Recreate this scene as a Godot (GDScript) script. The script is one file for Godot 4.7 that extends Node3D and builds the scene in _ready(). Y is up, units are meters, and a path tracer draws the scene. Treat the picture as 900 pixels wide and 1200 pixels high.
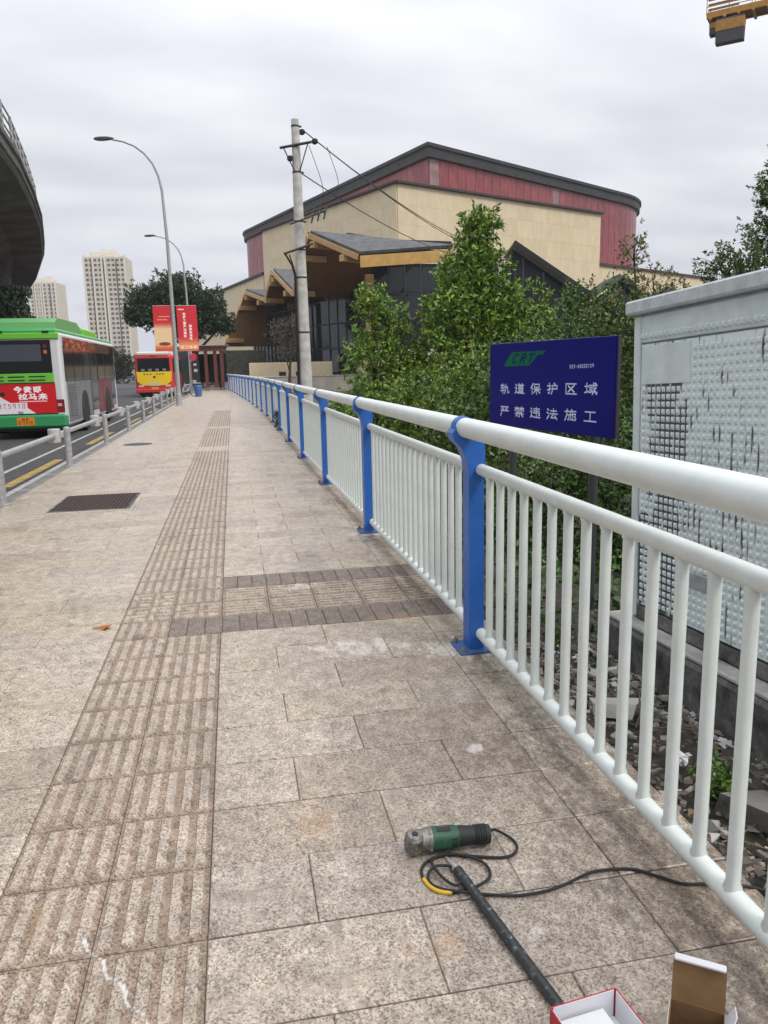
extends Node3D
# A footbridge-side pavement with a white and blue railing, an arena behind trees, buses on the road.
# y up, metres. -Z runs along the pavement, +X towards the railing.

# ------------------------------------------------------------------ mesh helper
class MB:
	var v := PackedVector3Array()
	var n := PackedVector3Array()
	var t := PackedVector2Array()
	var t2 := PackedVector2Array()
	var c := PackedColorArray()
	var i := PackedInt32Array()
	var col := Color(1, 1, 1)
	var use_c := false
	func vert(p: Vector3, nn: Vector3, uv := Vector2.ZERO, uv2 := Vector2.ZERO) -> int:
		v.append(p); n.append(nn); t.append(uv); t2.append(uv2); c.append(col)
		return v.size() - 1
	func face(a: int, b: int, d: int) -> void:
		var x := (v[b] - v[a]).cross(v[d] - v[a])
		if x.dot(n[a] + n[b] + n[d]) > 0.0:
			i.append(a); i.append(d); i.append(b)
		else:
			i.append(a); i.append(b); i.append(d)
	func tri(a: Vector3, b: Vector3, d: Vector3, nn := Vector3.ZERO) -> void:
		if nn == Vector3.ZERO:
			nn = (d - a).cross(b - a).normalized()
		var k := vert(a, nn)
		vert(b, nn); vert(d, nn)
		face(k, k + 1, k + 2)
	func quad(a: Vector3, b: Vector3, d: Vector3, e: Vector3, away := Vector3.INF, uvs := [Vector2(0, 0), Vector2(1, 0), Vector2(1, 1), Vector2(0, 1)]) -> void:
		var nn := (d - a).cross(e - b)
		if nn.length() < 1e-12:
			return
		nn = nn.normalized()
		if away != Vector3.INF and nn.dot((a + b + d + e) * 0.25 - away) < 0.0:
			nn = -nn
		var k := vert(a, nn, uvs[0])
		vert(b, nn, uvs[1]); vert(d, nn, uvs[2]); vert(e, nn, uvs[3])
		face(k, k + 1, k + 2); face(k, k + 2, k + 3)
	# box, chamfered when bev > 0
	func box(ctr: Vector3, s: Vector3, bev := 0.0, bs := Basis.IDENTITY) -> void:
		var h := s * 0.5
		if bev <= 0.0:
			var p := []
			for z in [-1, 1]:
				for y in [-1, 1]:
					for x in [-1, 1]:
						p.append(ctr + bs * Vector3(h.x * x, h.y * y, h.z * z))
			for f in [[0, 1, 3, 2], [4, 5, 7, 6], [0, 1, 5, 4], [2, 3, 7, 6], [0, 2, 6, 4], [1, 3, 7, 5]]:
				quad(p[f[0]], p[f[1]], p[f[2]], p[f[3]], ctr)
			return
		var q := {}
		for z in [-1, 1]:
			for y in [-1, 1]:
				for x in [-1, 1]:
					var sg := Vector3(x, y, z)
					for ax in 3:
						var w := Vector3(h.x * x, h.y * y, h.z * z)
						for o in 3:
							if o != ax:
								w[o] -= sg[o] * bev
						q[[x, y, z, ax]] = ctr + bs * w
					tri_away(q[[x, y, z, 0]], q[[x, y, z, 1]], q[[x, y, z, 2]], ctr)
		for ax in 3:
			var o1 := (ax + 1) % 3
			var o2 := (ax + 2) % 3
			for sgn in [-1, 1]:
				var f := []
				for st in [[-1, -1], [1, -1], [1, 1], [-1, 1]]:
					var k := [0, 0, 0, ax]
					k[ax] = sgn; k[o1] = st[0]; k[o2] = st[1]
					f.append(q[k])
				quad(f[0], f[1], f[2], f[3], ctr)
			# the four edges along axis ax
			for s1 in [-1, 1]:
				for s2 in [-1, 1]:
					var k0 := [0, 0, 0, o1]
					k0[o1] = s1; k0[o2] = s2; k0[ax] = -1
					var k1 := k0.duplicate(); k1[ax] = 1
					var k2 := k1.duplicate(); k2[3] = o2
					var k3 := k0.duplicate(); k3[3] = o2
					quad(q[k0], q[k1], q[k2], q[k3], ctr)
	func tri_away(a: Vector3, b: Vector3, d: Vector3, ctr: Vector3) -> void:
		var nn := (b - a).cross(d - a).normalized()
		if nn.dot((a + b + d) / 3.0 - ctr) < 0.0:
			nn = -nn
		tri(a, b, d, nn)
	func tube(pts: Array, rad, seg := 10, caps := true) -> void:
		var m := pts.size()
		var side := Vector3.ZERO
		var rings := []
		for k in m:
			var d: Vector3 = (pts[min(k + 1, m - 1)] - pts[max(k - 1, 0)]).normalized()
			if side == Vector3.ZERO:
				side = d.cross(Vector3.UP if absf(d.y) < 0.9 else Vector3.RIGHT).normalized()
			side = (side - d * side.dot(d)).normalized()
			var up := side.cross(d)
			var r: float = rad[k] if rad is Array else rad
			var row := []
			for j in seg:
				var a := TAU * j / seg
				var o := side * cos(a) + up * sin(a)
				row.append(vert(pts[k] + o * r, o))
			rings.append(row)
		for k in m - 1:
			for j in seg:
				var j2 := (j + 1) % seg
				face(rings[k][j], rings[k][j2], rings[k + 1][j2])
				face(rings[k][j], rings[k + 1][j2], rings[k + 1][j])
		if caps:
			for e in [0, m - 1]:
				var d: Vector3 = (pts[0] - pts[1]).normalized() if e == 0 else (pts[m - 1] - pts[m - 2]).normalized()
				var cc := vert(pts[e], d)
				var row := []
				for j in seg:
					row.append(vert(v[rings[e][j]], d))
				for j in seg:
					face(cc, row[j], row[(j + 1) % seg])
	# profile: [[r, y], ...] turned round the axis of xf's y
	func lathe(profile: Array, xf := Transform3D.IDENTITY, seg := 20, flat := true) -> void:
		for k in profile.size() - 1:
			var p0 = profile[k]
			var p1 = profile[k + 1]
			var sl := Vector2(p1[1] - p0[1], p0[0] - p1[0])
			if sl.length() < 1e-9:
				continue
			sl = sl.normalized()
			var ids := []
			for j in seg:
				var a := TAU * j / seg
				var o := Vector3(cos(a), 0, sin(a))
				var nn := (xf.basis * (o * sl.x + Vector3.UP * sl.y)).normalized()
				ids.append([vert(xf * (o * p0[0] + Vector3.UP * p0[1]), nn), vert(xf * (o * p1[0] + Vector3.UP * p1[1]), nn)])
			for j in seg:
				var j2 := (j + 1) % seg
				face(ids[j][0], ids[j2][0], ids[j2][1])
				face(ids[j][0], ids[j2][1], ids[j][1])
	# polygon in xf's xy plane, extruded from z = 0 to z = depth
	func prism(poly: PackedVector2Array, depth: float, xf := Transform3D.IDENTITY) -> void:
		var ix := Geometry2D.triangulate_polygon(poly)
		for e in 2:
			var z := depth * e
			var nn := (xf.basis * Vector3(0, 0, (2 * e - 1) * signf(depth))).normalized()
			var ids := []
			for p in poly:
				ids.append(vert(xf * Vector3(p.x, p.y, z), nn, p))
			for k in range(0, ix.size(), 3):
				face(ids[ix[k]], ids[ix[k + 1]], ids[ix[k + 2]])
		var cw := Geometry2D.is_polygon_clockwise(poly)
		for k in poly.size():
			var a := poly[k]
			var b := poly[(k + 1) % poly.size()]
			var o := Vector2(b.y - a.y, a.x - b.x) * (-1.0 if cw else 1.0)
			var nn := (xf.basis * Vector3(o.x, o.y, 0)).normalized()
			var q := [vert(xf * Vector3(a.x, a.y, 0), nn), vert(xf * Vector3(b.x, b.y, 0), nn), vert(xf * Vector3(b.x, b.y, depth), nn), vert(xf * Vector3(a.x, a.y, depth), nn)]
			face(q[0], q[1], q[2]); face(q[0], q[2], q[3])
	# a flat slab: a quad given by corners, thickened along its normal
	func slab(a: Vector3, b: Vector3, d: Vector3, e: Vector3, th: float) -> void:
		var nn := (b - a).cross(e - a).normalized() * th
		var ctr := (a + b + d + e) * 0.25 + nn * 0.5
		quad(a, b, d, e, ctr)
		quad(a + nn, b + nn, d + nn, e + nn, ctr)
		quad(a, b, b + nn, a + nn, ctr); quad(b, d, d + nn, b + nn, ctr)
		quad(d, e, e + nn, d + nn, ctr); quad(e, a, a + nn, e + nn, ctr)
	func leaf(p: Vector3, dir: Vector3, side: Vector3, l: float, w: float) -> void:
		var up := side.cross(dir)
		var k := v.size()
		var m := p + dir * (l * 0.45)
		vert(p, up); vert(m + side * w + up * w * 0.35, up); vert(p + dir * l - up * l * 0.12, up); vert(m - side * w + up * w * 0.35, up)
		face(k, k + 1, k + 2); face(k, k + 2, k + 3)
	func into(m: ArrayMesh, mt: Material) -> ArrayMesh:
		var a := []
		a.resize(Mesh.ARRAY_MAX)
		a[Mesh.ARRAY_VERTEX] = v; a[Mesh.ARRAY_NORMAL] = n
		a[Mesh.ARRAY_TEX_UV] = t; a[Mesh.ARRAY_TEX_UV2] = t2; a[Mesh.ARRAY_INDEX] = i
		if use_c:
			a[Mesh.ARRAY_COLOR] = c
		m.add_surface_from_arrays(Mesh.PRIMITIVE_TRIANGLES, a)
		m.surface_set_material(m.get_surface_count() - 1, mt)
		return m

var M := {}
var taken := {}
var rng := RandomNumberGenerator.new()

func numbered(called: String) -> String:
	if not taken.has(called):
		taken[called] = 0
		return called
	taken[called] += 1
	return "%s_%03d" % [called, taken[called]]

func obj(called: String, m, mt, parent: Node = null) -> MeshInstance3D:
	var o := MeshInstance3D.new()
	o.mesh = m if m is Mesh else m.into(ArrayMesh.new(), mt)
	if parent == null:
		o.name = numbered(called)
		add_child(o)
	else:
		o.name = called
		parent.add_child(o, true)
	return o

func thing(called: String, label: String, category: String, at := Vector3.ZERO, turn := 0.0, group := "") -> Node3D:
	var o := Node3D.new()
	o.name = numbered(called)
	add_child(o)
	o.position = at
	o.rotation.y = turn
	return tag(o, label, category, group)

func tag(o: Node, label: String, category: String, group := "") -> Node:
	o.set_meta("label", label); o.set_meta("category", category)
	if group != "":
		o.set_meta("group", group)
	return o

func struct(called: String, m, mt) -> MeshInstance3D:
	var o := obj(called, m, mt)
	o.set_meta("kind", "structure")
	return o

func lin(r: float, g: float, b: float) -> Color:
	return Color(r, g, b).linear_to_srgb()

func mat(key: String, c: Color, rough := 0.7, metal := 0.0, tex: Texture2D = null, scale := 1.0) -> StandardMaterial3D:
	var m := StandardMaterial3D.new()
	m.resource_name = key
	m.albedo_color = c
	m.roughness = rough
	m.metallic = metal
	if tex:
		m.albedo_texture = tex
		m.uv1_triplanar = true
		m.uv1_world_triplanar = true
		m.uv1_scale = Vector3.ONE / scale
	M[key] = m
	return m

func noise(kind: int, freq: float, sd: int, oct := 3) -> FastNoiseLite:
	var f := FastNoiseLite.new()
	f.noise_type = kind
	f.frequency = freq
	f.seed = sd
	f.fractal_octaves = oct
	if oct <= 1:
		f.fractal_type = FastNoiseLite.FRACTAL_NONE
	return f

# grey-to-white mottling that multiplies a material's colour
func mottle(sz: int, freq: float, sd: int, lo: float, oct := 4, tint := Color(1, 1, 1)) -> ImageTexture:
	var d := noise(FastNoiseLite.TYPE_SIMPLEX_SMOOTH, freq, sd, oct).get_seamless_image(sz, sz).get_data()
	var f := noise(FastNoiseLite.TYPE_VALUE, 0.35, sd + 7, 1).get_seamless_image(sz, sz).get_data()
	var o := PackedByteArray()
	o.resize(sz * sz * 3)
	for k in sz * sz:
		var x := lo + (1.0 - lo) * (0.75 * d[k] + 0.25 * f[k]) / 255.0
		var y := 1.0 - x
		o[k * 3] = int(255.0 * (x + y * tint.r * 0.0) * lerpf(tint.r, 1.0, x)); o[k * 3 + 1] = int(255.0 * x * lerpf(tint.g, 1.0, x)); o[k * 3 + 2] = int(255.0 * x * lerpf(tint.b, 1.0, x))
	return ImageTexture.create_from_image(Image.create_from_data(sz, sz, false, Image.FORMAT_RGB8, o))

# ------------------------------------------------------------------ print: strokes drawn into an image
func stroke(im: Image, pts: Array, at: Vector2, s: Vector2, w: float, c: Color, shear := 0.0) -> void:
	for k in pts.size() - 1:
		var a := Vector2(pts[k][0] / 100.0 * s.x - shear * (pts[k][1] / 100.0 - 1.0) * s.x, pts[k][1] / 100.0 * s.y) + at
		var b := Vector2(pts[k + 1][0] / 100.0 * s.x - shear * (pts[k + 1][1] / 100.0 - 1.0) * s.x, pts[k + 1][1] / 100.0 * s.y) + at
		var steps := int(a.distance_to(b) / maxf(w * 0.2, 0.5)) + 1
		for j in steps + 1:
			var p := a.lerp(b, float(j) / steps)
			im.fill_rect(Rect2i(int(p.x - w * 0.5), int(p.y - w * 0.5), int(maxf(w, 1)), int(maxf(w, 1))), c)

const WALK := [[[10, 10], [18, 22]], [[4, 40], [20, 40], [12, 74]], [[4, 92], [16, 76], [34, 88], [98, 90]]]
const G := {
	"gui": [[[8, 18], [46, 18]], [[26, 4], [12, 42], [46, 42]], [[4, 68], [48, 64]], [[30, 30], [30, 96]], [[66, 6], [66, 40], [50, 94]], [[50, 32], [82, 32], [82, 84], [96, 84], [96, 70]]],
	"dao": [[[44, 4], [50, 14]], [[78, 4], [70, 14]], [[32, 18], [94, 18]], [[60, 18], [54, 30]], [[42, 32], [84, 32], [84, 76], [42, 76], [42, 32]], [[42, 46], [84, 46]], [[42, 61], [84, 61]]] + WALK,
	"bao": [[[28, 4], [6, 46]], [[18, 30], [18, 96]], [[40, 10], [86, 10], [86, 38], [40, 38], [40, 10]], [[32, 54], [98, 54]], [[63, 38], [63, 96]], [[60, 56], [34, 86]], [[66, 56], [94, 86]]],
	"hu": [[[4, 26], [38, 26]], [[22, 4], [22, 90], [12, 86]], [[4, 62], [38, 50]], [[64, 2], [72, 14]], [[50, 22], [90, 22], [90, 50], [50, 50]], [[50, 22], [50, 60], [40, 94]]],
	"qu": [[[92, 10], [8, 10], [8, 92], [96, 92]], [[76, 22], [26, 78]], [[28, 28], [78, 78]]],
	"yu": [[[4, 32], [34, 32]], [[19, 8], [19, 78]], [[2, 82], [36, 72]], [[38, 24], [96, 24]], [[42, 40], [60, 40], [60, 60], [42, 60], [42, 40]], [[38, 80], [64, 72]], [[70, 4], [76, 60], [94, 92], [98, 76]], [[90, 40], [62, 94]], [[82, 6], [92, 16]]],
	"yan": [[[10, 10], [90, 10]], [[38, 10], [38, 46]], [[62, 10], [62, 46]], [[18, 20], [28, 38]], [[82, 20], [72, 38]], [[8, 48], [94, 48]], [[20, 48], [18, 72], [6, 96]]],
	"jin": [[[4, 16], [46, 16]], [[25, 2], [25, 46]], [[22, 18], [4, 40]], [[28, 18], [44, 36]], [[54, 16], [96, 16]], [[75, 2], [75, 46]], [[72, 18], [54, 38]], [[78, 18], [96, 40]], [[22, 54], [78, 54]], [[6, 68], [94, 68]], [[50, 68], [50, 96], [40, 92]], [[30, 76], [14, 92]], [[70, 76], [88, 92]]],
	"wei": [[[36, 14], [92, 14]], [[36, 32], [90, 32]], [[34, 50], [94, 50], [92, 72], [82, 70]], [[62, 2], [62, 78]]] + WALK,
	"fa": [[[8, 8], [20, 18]], [[4, 36], [16, 46]], [[4, 94], [22, 62]], [[38, 22], [90, 22]], [[63, 4], [63, 48]], [[30, 48], [98, 48]], [[60, 50], [42, 84], [84, 80]], [[74, 64], [94, 94]]],
	"shi": [[[22, 2], [28, 12]], [[4, 20], [46, 20]], [[20, 20], [20, 50], [4, 94]], [[20, 46], [40, 46], [38, 88], [28, 86]], [[62, 2], [50, 26]], [[58, 16], [96, 16]], [[48, 48], [92, 36], [90, 64], [82, 62]], [[70, 24], [70, 72]], [[54, 32], [54, 86], [92, 88], [96, 74]]],
	"gong": [[[12, 14], [88, 14]], [[50, 14], [50, 86]], [[4, 88], [96, 88]]],
	"jin1": [[[50, 4], [8, 44]], [[50, 4], [92, 44]], [[40, 34], [60, 44]], [[22, 56], [78, 56], [46, 96]]],
	"mai": [[[14, 14], [86, 14]], [[20, 30], [80, 30]], [[6, 46], [94, 46]], [[50, 2], [50, 46]], [[40, 48], [14, 78]], [[32, 58], [74, 58], [20, 96]], [[36, 66], [88, 96]]],
	"lang": [[[10, 14], [44, 14], [44, 56], [10, 56]], [[10, 34], [44, 34]], [[14, 14], [14, 88], [46, 76]], [[28, 60], [50, 94]], [[62, 10], [62, 98]], [[62, 10], [90, 10], [76, 44], [92, 60], [80, 76]]],
	"la": [[[4, 26], [38, 26]], [[22, 4], [22, 90], [12, 86]], [[4, 62], [38, 50]], [[66, 4], [72, 16]], [[46, 24], [96, 24]], [[54, 40], [62, 76]], [[86, 38], [76, 78]], [[42, 86], [98, 86]]],
	"ma": [[[14, 10], [72, 10], [68, 52]], [[28, 24], [24, 52], [88, 52], [82, 92], [68, 88]], [[6, 72], [66, 72]]],
	"lai": [[[14, 20], [86, 20]], [[28, 28], [36, 44]], [[72, 28], [64, 44]], [[4, 50], [96, 50]], [[50, 2], [50, 98]], [[46, 54], [6, 90]], [[54, 54], [94, 90]]],
	"0": [[[25, 5], [75, 5], [75, 95], [25, 95], [25, 5]]],
	"1": [[[35, 20], [55, 5], [55, 95]]],
	"2": [[[25, 20], [40, 5], [70, 8], [75, 35], [25, 95], [78, 95]]],
	"3": [[[25, 8], [75, 8], [50, 42], [75, 60], [72, 90], [25, 95]]],
	"5": [[[75, 5], [28, 5], [26, 45], [70, 45], [75, 70], [68, 95], [25, 95]]],
	"6": [[[70, 5], [28, 40], [25, 95], [75, 95], [75, 50], [27, 50]]],
	"8": [[[25, 5], [75, 5], [75, 95], [25, 95], [25, 5]], [[25, 48], [75, 48]]],
	"9": [[[75, 45], [25, 45], [25, 5], [75, 5], [75, 60], [55, 95]]],
	"-": [[[25, 50], [75, 50]]],
	"B": [[[20, 5], [20, 95], [70, 95], [78, 75], [66, 50], [20, 50]], [[66, 50], [74, 25], [66, 5], [20, 5]]],
	"C": [[[85, 8], [25, 8], [10, 50], [20, 92], [78, 92]]],
	"R": [[[20, 95], [20, 8], [75, 8], [80, 45], [20, 50]], [[45, 50], [85, 95]]],
	"T": [[[10, 8], [92, 8]], [[50, 8], [50, 95]]],
	"Q": [[[25, 5], [75, 5], [75, 90], [25, 90], [25, 5]], [[55, 70], [90, 98]]],
}

func glyphs(im: Image, keys: Array, at: Vector2, s: Vector2, pitch: Vector2, w: float, c: Color, shear := 0.0) -> void:
	for k in keys.size():
		for st in G[keys[k]]:
			stroke(im, st, at + pitch * k, s, w, c, shear)

func printed(key: String, im: Image, rough := 0.5) -> StandardMaterial3D:
	im.generate_mipmaps()
	var m := mat(key, Color(1, 1, 1), rough)
	m.albedo_texture = ImageTexture.create_from_image(im)
	return m

# ------------------------------------------------------------------ camera, sky, sun
func light_and_camera() -> void:
	var cam := Camera3D.new()
	cam.name = "camera"
	add_child(cam)
	cam.transform = Transform3D(Basis(Vector3(0.98136766, -0.02161653, 0.19091944), Vector3(0.05627782, 0.98241109, -0.17804847), Vector3(-0.18371258, 0.18547554, 0.96532301)), Vector3(0, 1.5, 0))
	cam.fov = 67.38
	cam.near = 0.05
	cam.far = 4000.0
	cam.current = true
	# overcast sky: the standard overcast distribution (three times brighter overhead than at the horizon) with a thin cloud structure
	var w := 1024
	var h := 512
	var im := Image.create(w, h, false, Image.FORMAT_RGBF)
	var f1 := noise(FastNoiseLite.TYPE_SIMPLEX_SMOOTH, 0.75, 11, 5)
	var f2 := noise(FastNoiseLite.TYPE_SIMPLEX_SMOOTH, 0.16, 23, 3)
	for y in h:
		var el := PI * (0.5 - (y + 0.5) / h)
		var sy := sin(el)
		for x in w:
			var az := TAU * (x + 0.5) / w
			if sy < -0.02:
				im.set_pixel(x, y, Color(0.30, 0.29, 0.27))
				continue
			var dd := 1.0 / (maxf(sy, 0.0) + 0.09)
			var p := Vector2(sin(az), cos(az)) * cos(el) * dd
			var a := f1.get_noise_2d(p.x * 1.0 + p.y * 0.3, p.y * 2.3 - p.x * 0.4)
			var b := f2.get_noise_2d(p.x, p.y)
			var l := (1.0 + 2.0 * pow(maxf(sy, 0.0), 1.7)) * SKY_L
			l *= 1.0 + 0.18 * a + 0.07 * b
			var g := clampf(0.5 + a * 0.9, 0.0, 1.0)
			im.set_pixel(x, y, Color(l * lerpf(0.94, 0.985, g), l * lerpf(0.965, 1.0, g), l * lerpf(1.06, 1.05, g)))
	var pm := PanoramaSkyMaterial.new()
	pm.panorama = ImageTexture.create_from_image(im)
	var sk := Sky.new()
	sk.sky_material = pm
	var e := Environment.new()
	e.background_mode = Environment.BG_SKY
	e.sky = sk
	e.tonemap_mode = Environment.TONE_MAPPER_LINEAR
	e.tonemap_exposure = 1.17
	e.sdfgi_enabled = true
	e.ssao_enabled = true
	e.ssil_enabled = true
	e.fog_enabled = true
	e.fog_density = 0.0003
	e.fog_light_color = Color(0.86, 0.88, 0.92)
	var we := WorldEnvironment.new()
	we.name = "world_environment"
	we.environment = e
	add_child(we)
	var sun := DirectionalLight3D.new()
	sun.name = "sun"
	sun.light_energy = 0.5
	sun.light_angular_distance = 14.0
	sun.light_color = Color(1.0, 0.97, 0.93)
	sun.shadow_enabled = true
	add_child(sun)
	sun.look_at_from_position(Vector3(12, 22, 14), Vector3.ZERO, Vector3.UP)

const SKY_L := 0.625

# ------------------------------------------------------------------ materials
var granite_tex: ImageTexture
func granite(sz: int, sd: int) -> ImageTexture:
	var f := noise(FastNoiseLite.TYPE_CELLULAR, 0.34, sd, 1)
	f.cellular_return_type = FastNoiseLite.RETURN_CELL_VALUE
	var a := f.get_seamless_image(sz, sz).get_data()
	f.frequency = 0.2
	f.seed = sd + 3
	var b := f.get_seamless_image(sz, sz).get_data()
	var d := noise(FastNoiseLite.TYPE_SIMPLEX_SMOOTH, 0.012, sd + 5, 4).get_seamless_image(sz, sz).get_data()
	var o := PackedByteArray()
	o.resize(sz * sz * 3)
	for k in sz * sz:
		var x := a[k] / 255.0 * 0.7 + b[k] / 255.0 * 0.3
		var t := (d[k] / 255.0 - 0.5) * 0.16
		var r := 0.70; var g := 0.665; var bl := 0.625
		if x < 0.30:
			r = 0.52; g = 0.475; bl = 0.43
		elif x > 0.7:
			r = 0.82; g = 0.80; bl = 0.77
		elif x > 0.58:
			r = 0.745; g = 0.695; bl = 0.64
		o[k * 3] = int(255 * clampf(r + t, 0, 1)); o[k * 3 + 1] = int(255 * clampf(g + t, 0, 1)); o[k * 3 + 2] = int(255 * clampf(bl + t, 0, 1))
	var im := Image.create_from_data(sz, sz, false, Image.FORMAT_RGB8, o)
	im.generate_mipmaps()
	return ImageTexture.create_from_image(im)

# dirt, cement splashes and rust on the pavement, laid out in metres: x -3 .. 1.4, z 1 .. -21
var stain_tex: ImageTexture
func stains() -> void:
	var w := 704
	var h := 1760
	var n1 := noise(FastNoiseLite.TYPE_SIMPLEX_SMOOTH, 0.012, 41, 5).get_image(w, h, false, false, false).get_data()
	var n2 := noise(FastNoiseLite.TYPE_SIMPLEX_SMOOTH, 0.06, 43, 3).get_image(w, h, false, false, false).get_data()
	var n3 := noise(FastNoiseLite.TYPE_VALUE, 0.5, 47, 1).get_image(w, h, false, false, false).get_data()
	var cement := []
	for k in 6:
		cement.append([1.1, -3.78 - 3.12 * k, 0.24, 0.20])
	cement.append_array([[0.38, -5.22, 0.17, 0.10], [0.62, -3.95, 0.3, 0.12], [0.86, -2.72, 0.05, 0.04], [0.78, -1.95, 0.05, 0.02], [0.7, -1.72, 0.04, 0.03]])
	var rust := [[0.93, -4.39, 0.24, 0.10], [0.42, -1.73, 0.10, 0.08], [-0.62, -2.0, 0.03, 0.12], [0.2, -2.35, 0.09, 0.12]]
	var spots := [[0.35, -3.05, 0.035, 0.05], [-0.62, -4.42, 0.05, 0.07], [-0.28, -2.28, 0.03, 0.03], [-0.5, -2.22, 0.025, 0.03], [0.19, -1.85, 0.03, 0.03], [0.62, -3.35, 0.03, 0.04], [-1.05, -4.75, 0.03, 0.04], [-1.7, -7.4, 0.12, 0.05], [-1.5, -13.6, 0.16, 0.06], [0.55, -6.1, 0.06, 0.06], [-2.3, -6.4, 0.2, 0.04]]
	var o := PackedByteArray()
	o.resize(w * h * 4)
	for y in h:
		var z := 1.0 - 22.0 * (y + 0.5) / h
		var edge := 0.86 if z > -4.0 else 0.98
		for x in w:
			var k := y * w + x
			var px := -3.0 + 4.4 * (x + 0.5) / w
			var a := n1[k] / 255.0
			var b := n2[k] / 255.0
			var f := n3[k] / 255.0
			# patches of trodden-in grime
			var al := clampf((a - 0.53) * 1.0 + (b - 0.5) * 0.5 + (f - 0.5) * 0.25, 0.0, 0.30)
			# brown grit trodden into the stones right of the strip
			if px > -0.16 and z > -4.6 + (a - 0.5) * 3.0:
				al = maxf(al, clampf(0.34 * f + 0.02 + (a - 0.5) * 0.35, 0.0, 0.32))
			# dirt washed against the railing
			var e := (px - edge) * 3.2 + (a - 0.5) * 2.6 + (b - 0.5) * 1.3
			if e > 0.0:
				al = maxf(al, clampf(e * 1.3, 0.0, 1.0) * clampf(0.02 + 0.85 * f, 0.0, 0.62))
			var r := 0.30; var g := 0.265; var bl := 0.24
			for q in spots:
				var dx: float = (px - q[0]) / q[2]
				var dz: float = (z - q[1]) / q[3]
				if dx * dx + dz * dz < 0.2 + b * 0.8:
					al = 0.5
			if z < -3.0 and z > -5.2 or z < -1.4 and z > -2.6:
				for q in rust:
					var dx: float = (px - q[0]) / q[2]
					var dz: float = (z - q[1]) / q[3]
					var s := 1.25 - dx * dx - dz * dz + (b - 0.5) * 2.2
					if s > 0.6:
						al = clampf((s - 0.6) * 0.9, 0.0, 0.36) * (0.6 + 0.5 * f)
						r = 0.60; g = 0.45; bl = 0.28
			for q in cement:
				var dx: float = (px - q[0]) / q[2]
				if dx > 2.0 or dx < -2.0:
					continue
				var dz: float = (z - q[1]) / q[3]
				var s := 1.0 - dx * dx - dz * dz + (b - 0.5) * 2.6 + (f - 0.5) * 0.8
				if s > 0.45:
					al = clampf((s - 0.45) * 1.0, 0.0, 0.5) * (0.55 + 0.5 * f)
					r = 0.84; g = 0.83; bl = 0.82
			if px < -0.2 and px > -0.5 and z > -1.95:
				# a thin dribble of white paint
				var cx := -0.432 + (z + 1.87) * 0.62 + 0.008 * sin(z * 60.0)
				if absf(px - cx) < 0.004 + 0.006 * b:
					al = 0.75; r = 0.85; g = 0.84; bl = 0.82
			o[k * 4] = int(r * 255); o[k * 4 + 1] = int(g * 255); o[k * 4 + 2] = int(bl * 255); o[k * 4 + 3] = int(al * 255)
	var im := Image.create_from_data(w, h, false, Image.FORMAT_RGBA8, o)
	stain_tex = ImageTexture.create_from_image(im)

func stone_mat(key: String, c: Color, rough: float) -> StandardMaterial3D:
	var m := mat(key, c, rough)
	m.albedo_texture = granite_tex
	m.detail_enabled = true
	m.detail_albedo = stain_tex
	m.detail_blend_mode = BaseMaterial3D.BLEND_MODE_MIX
	m.detail_uv_layer = BaseMaterial3D.DETAIL_UV_2
	return m

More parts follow.
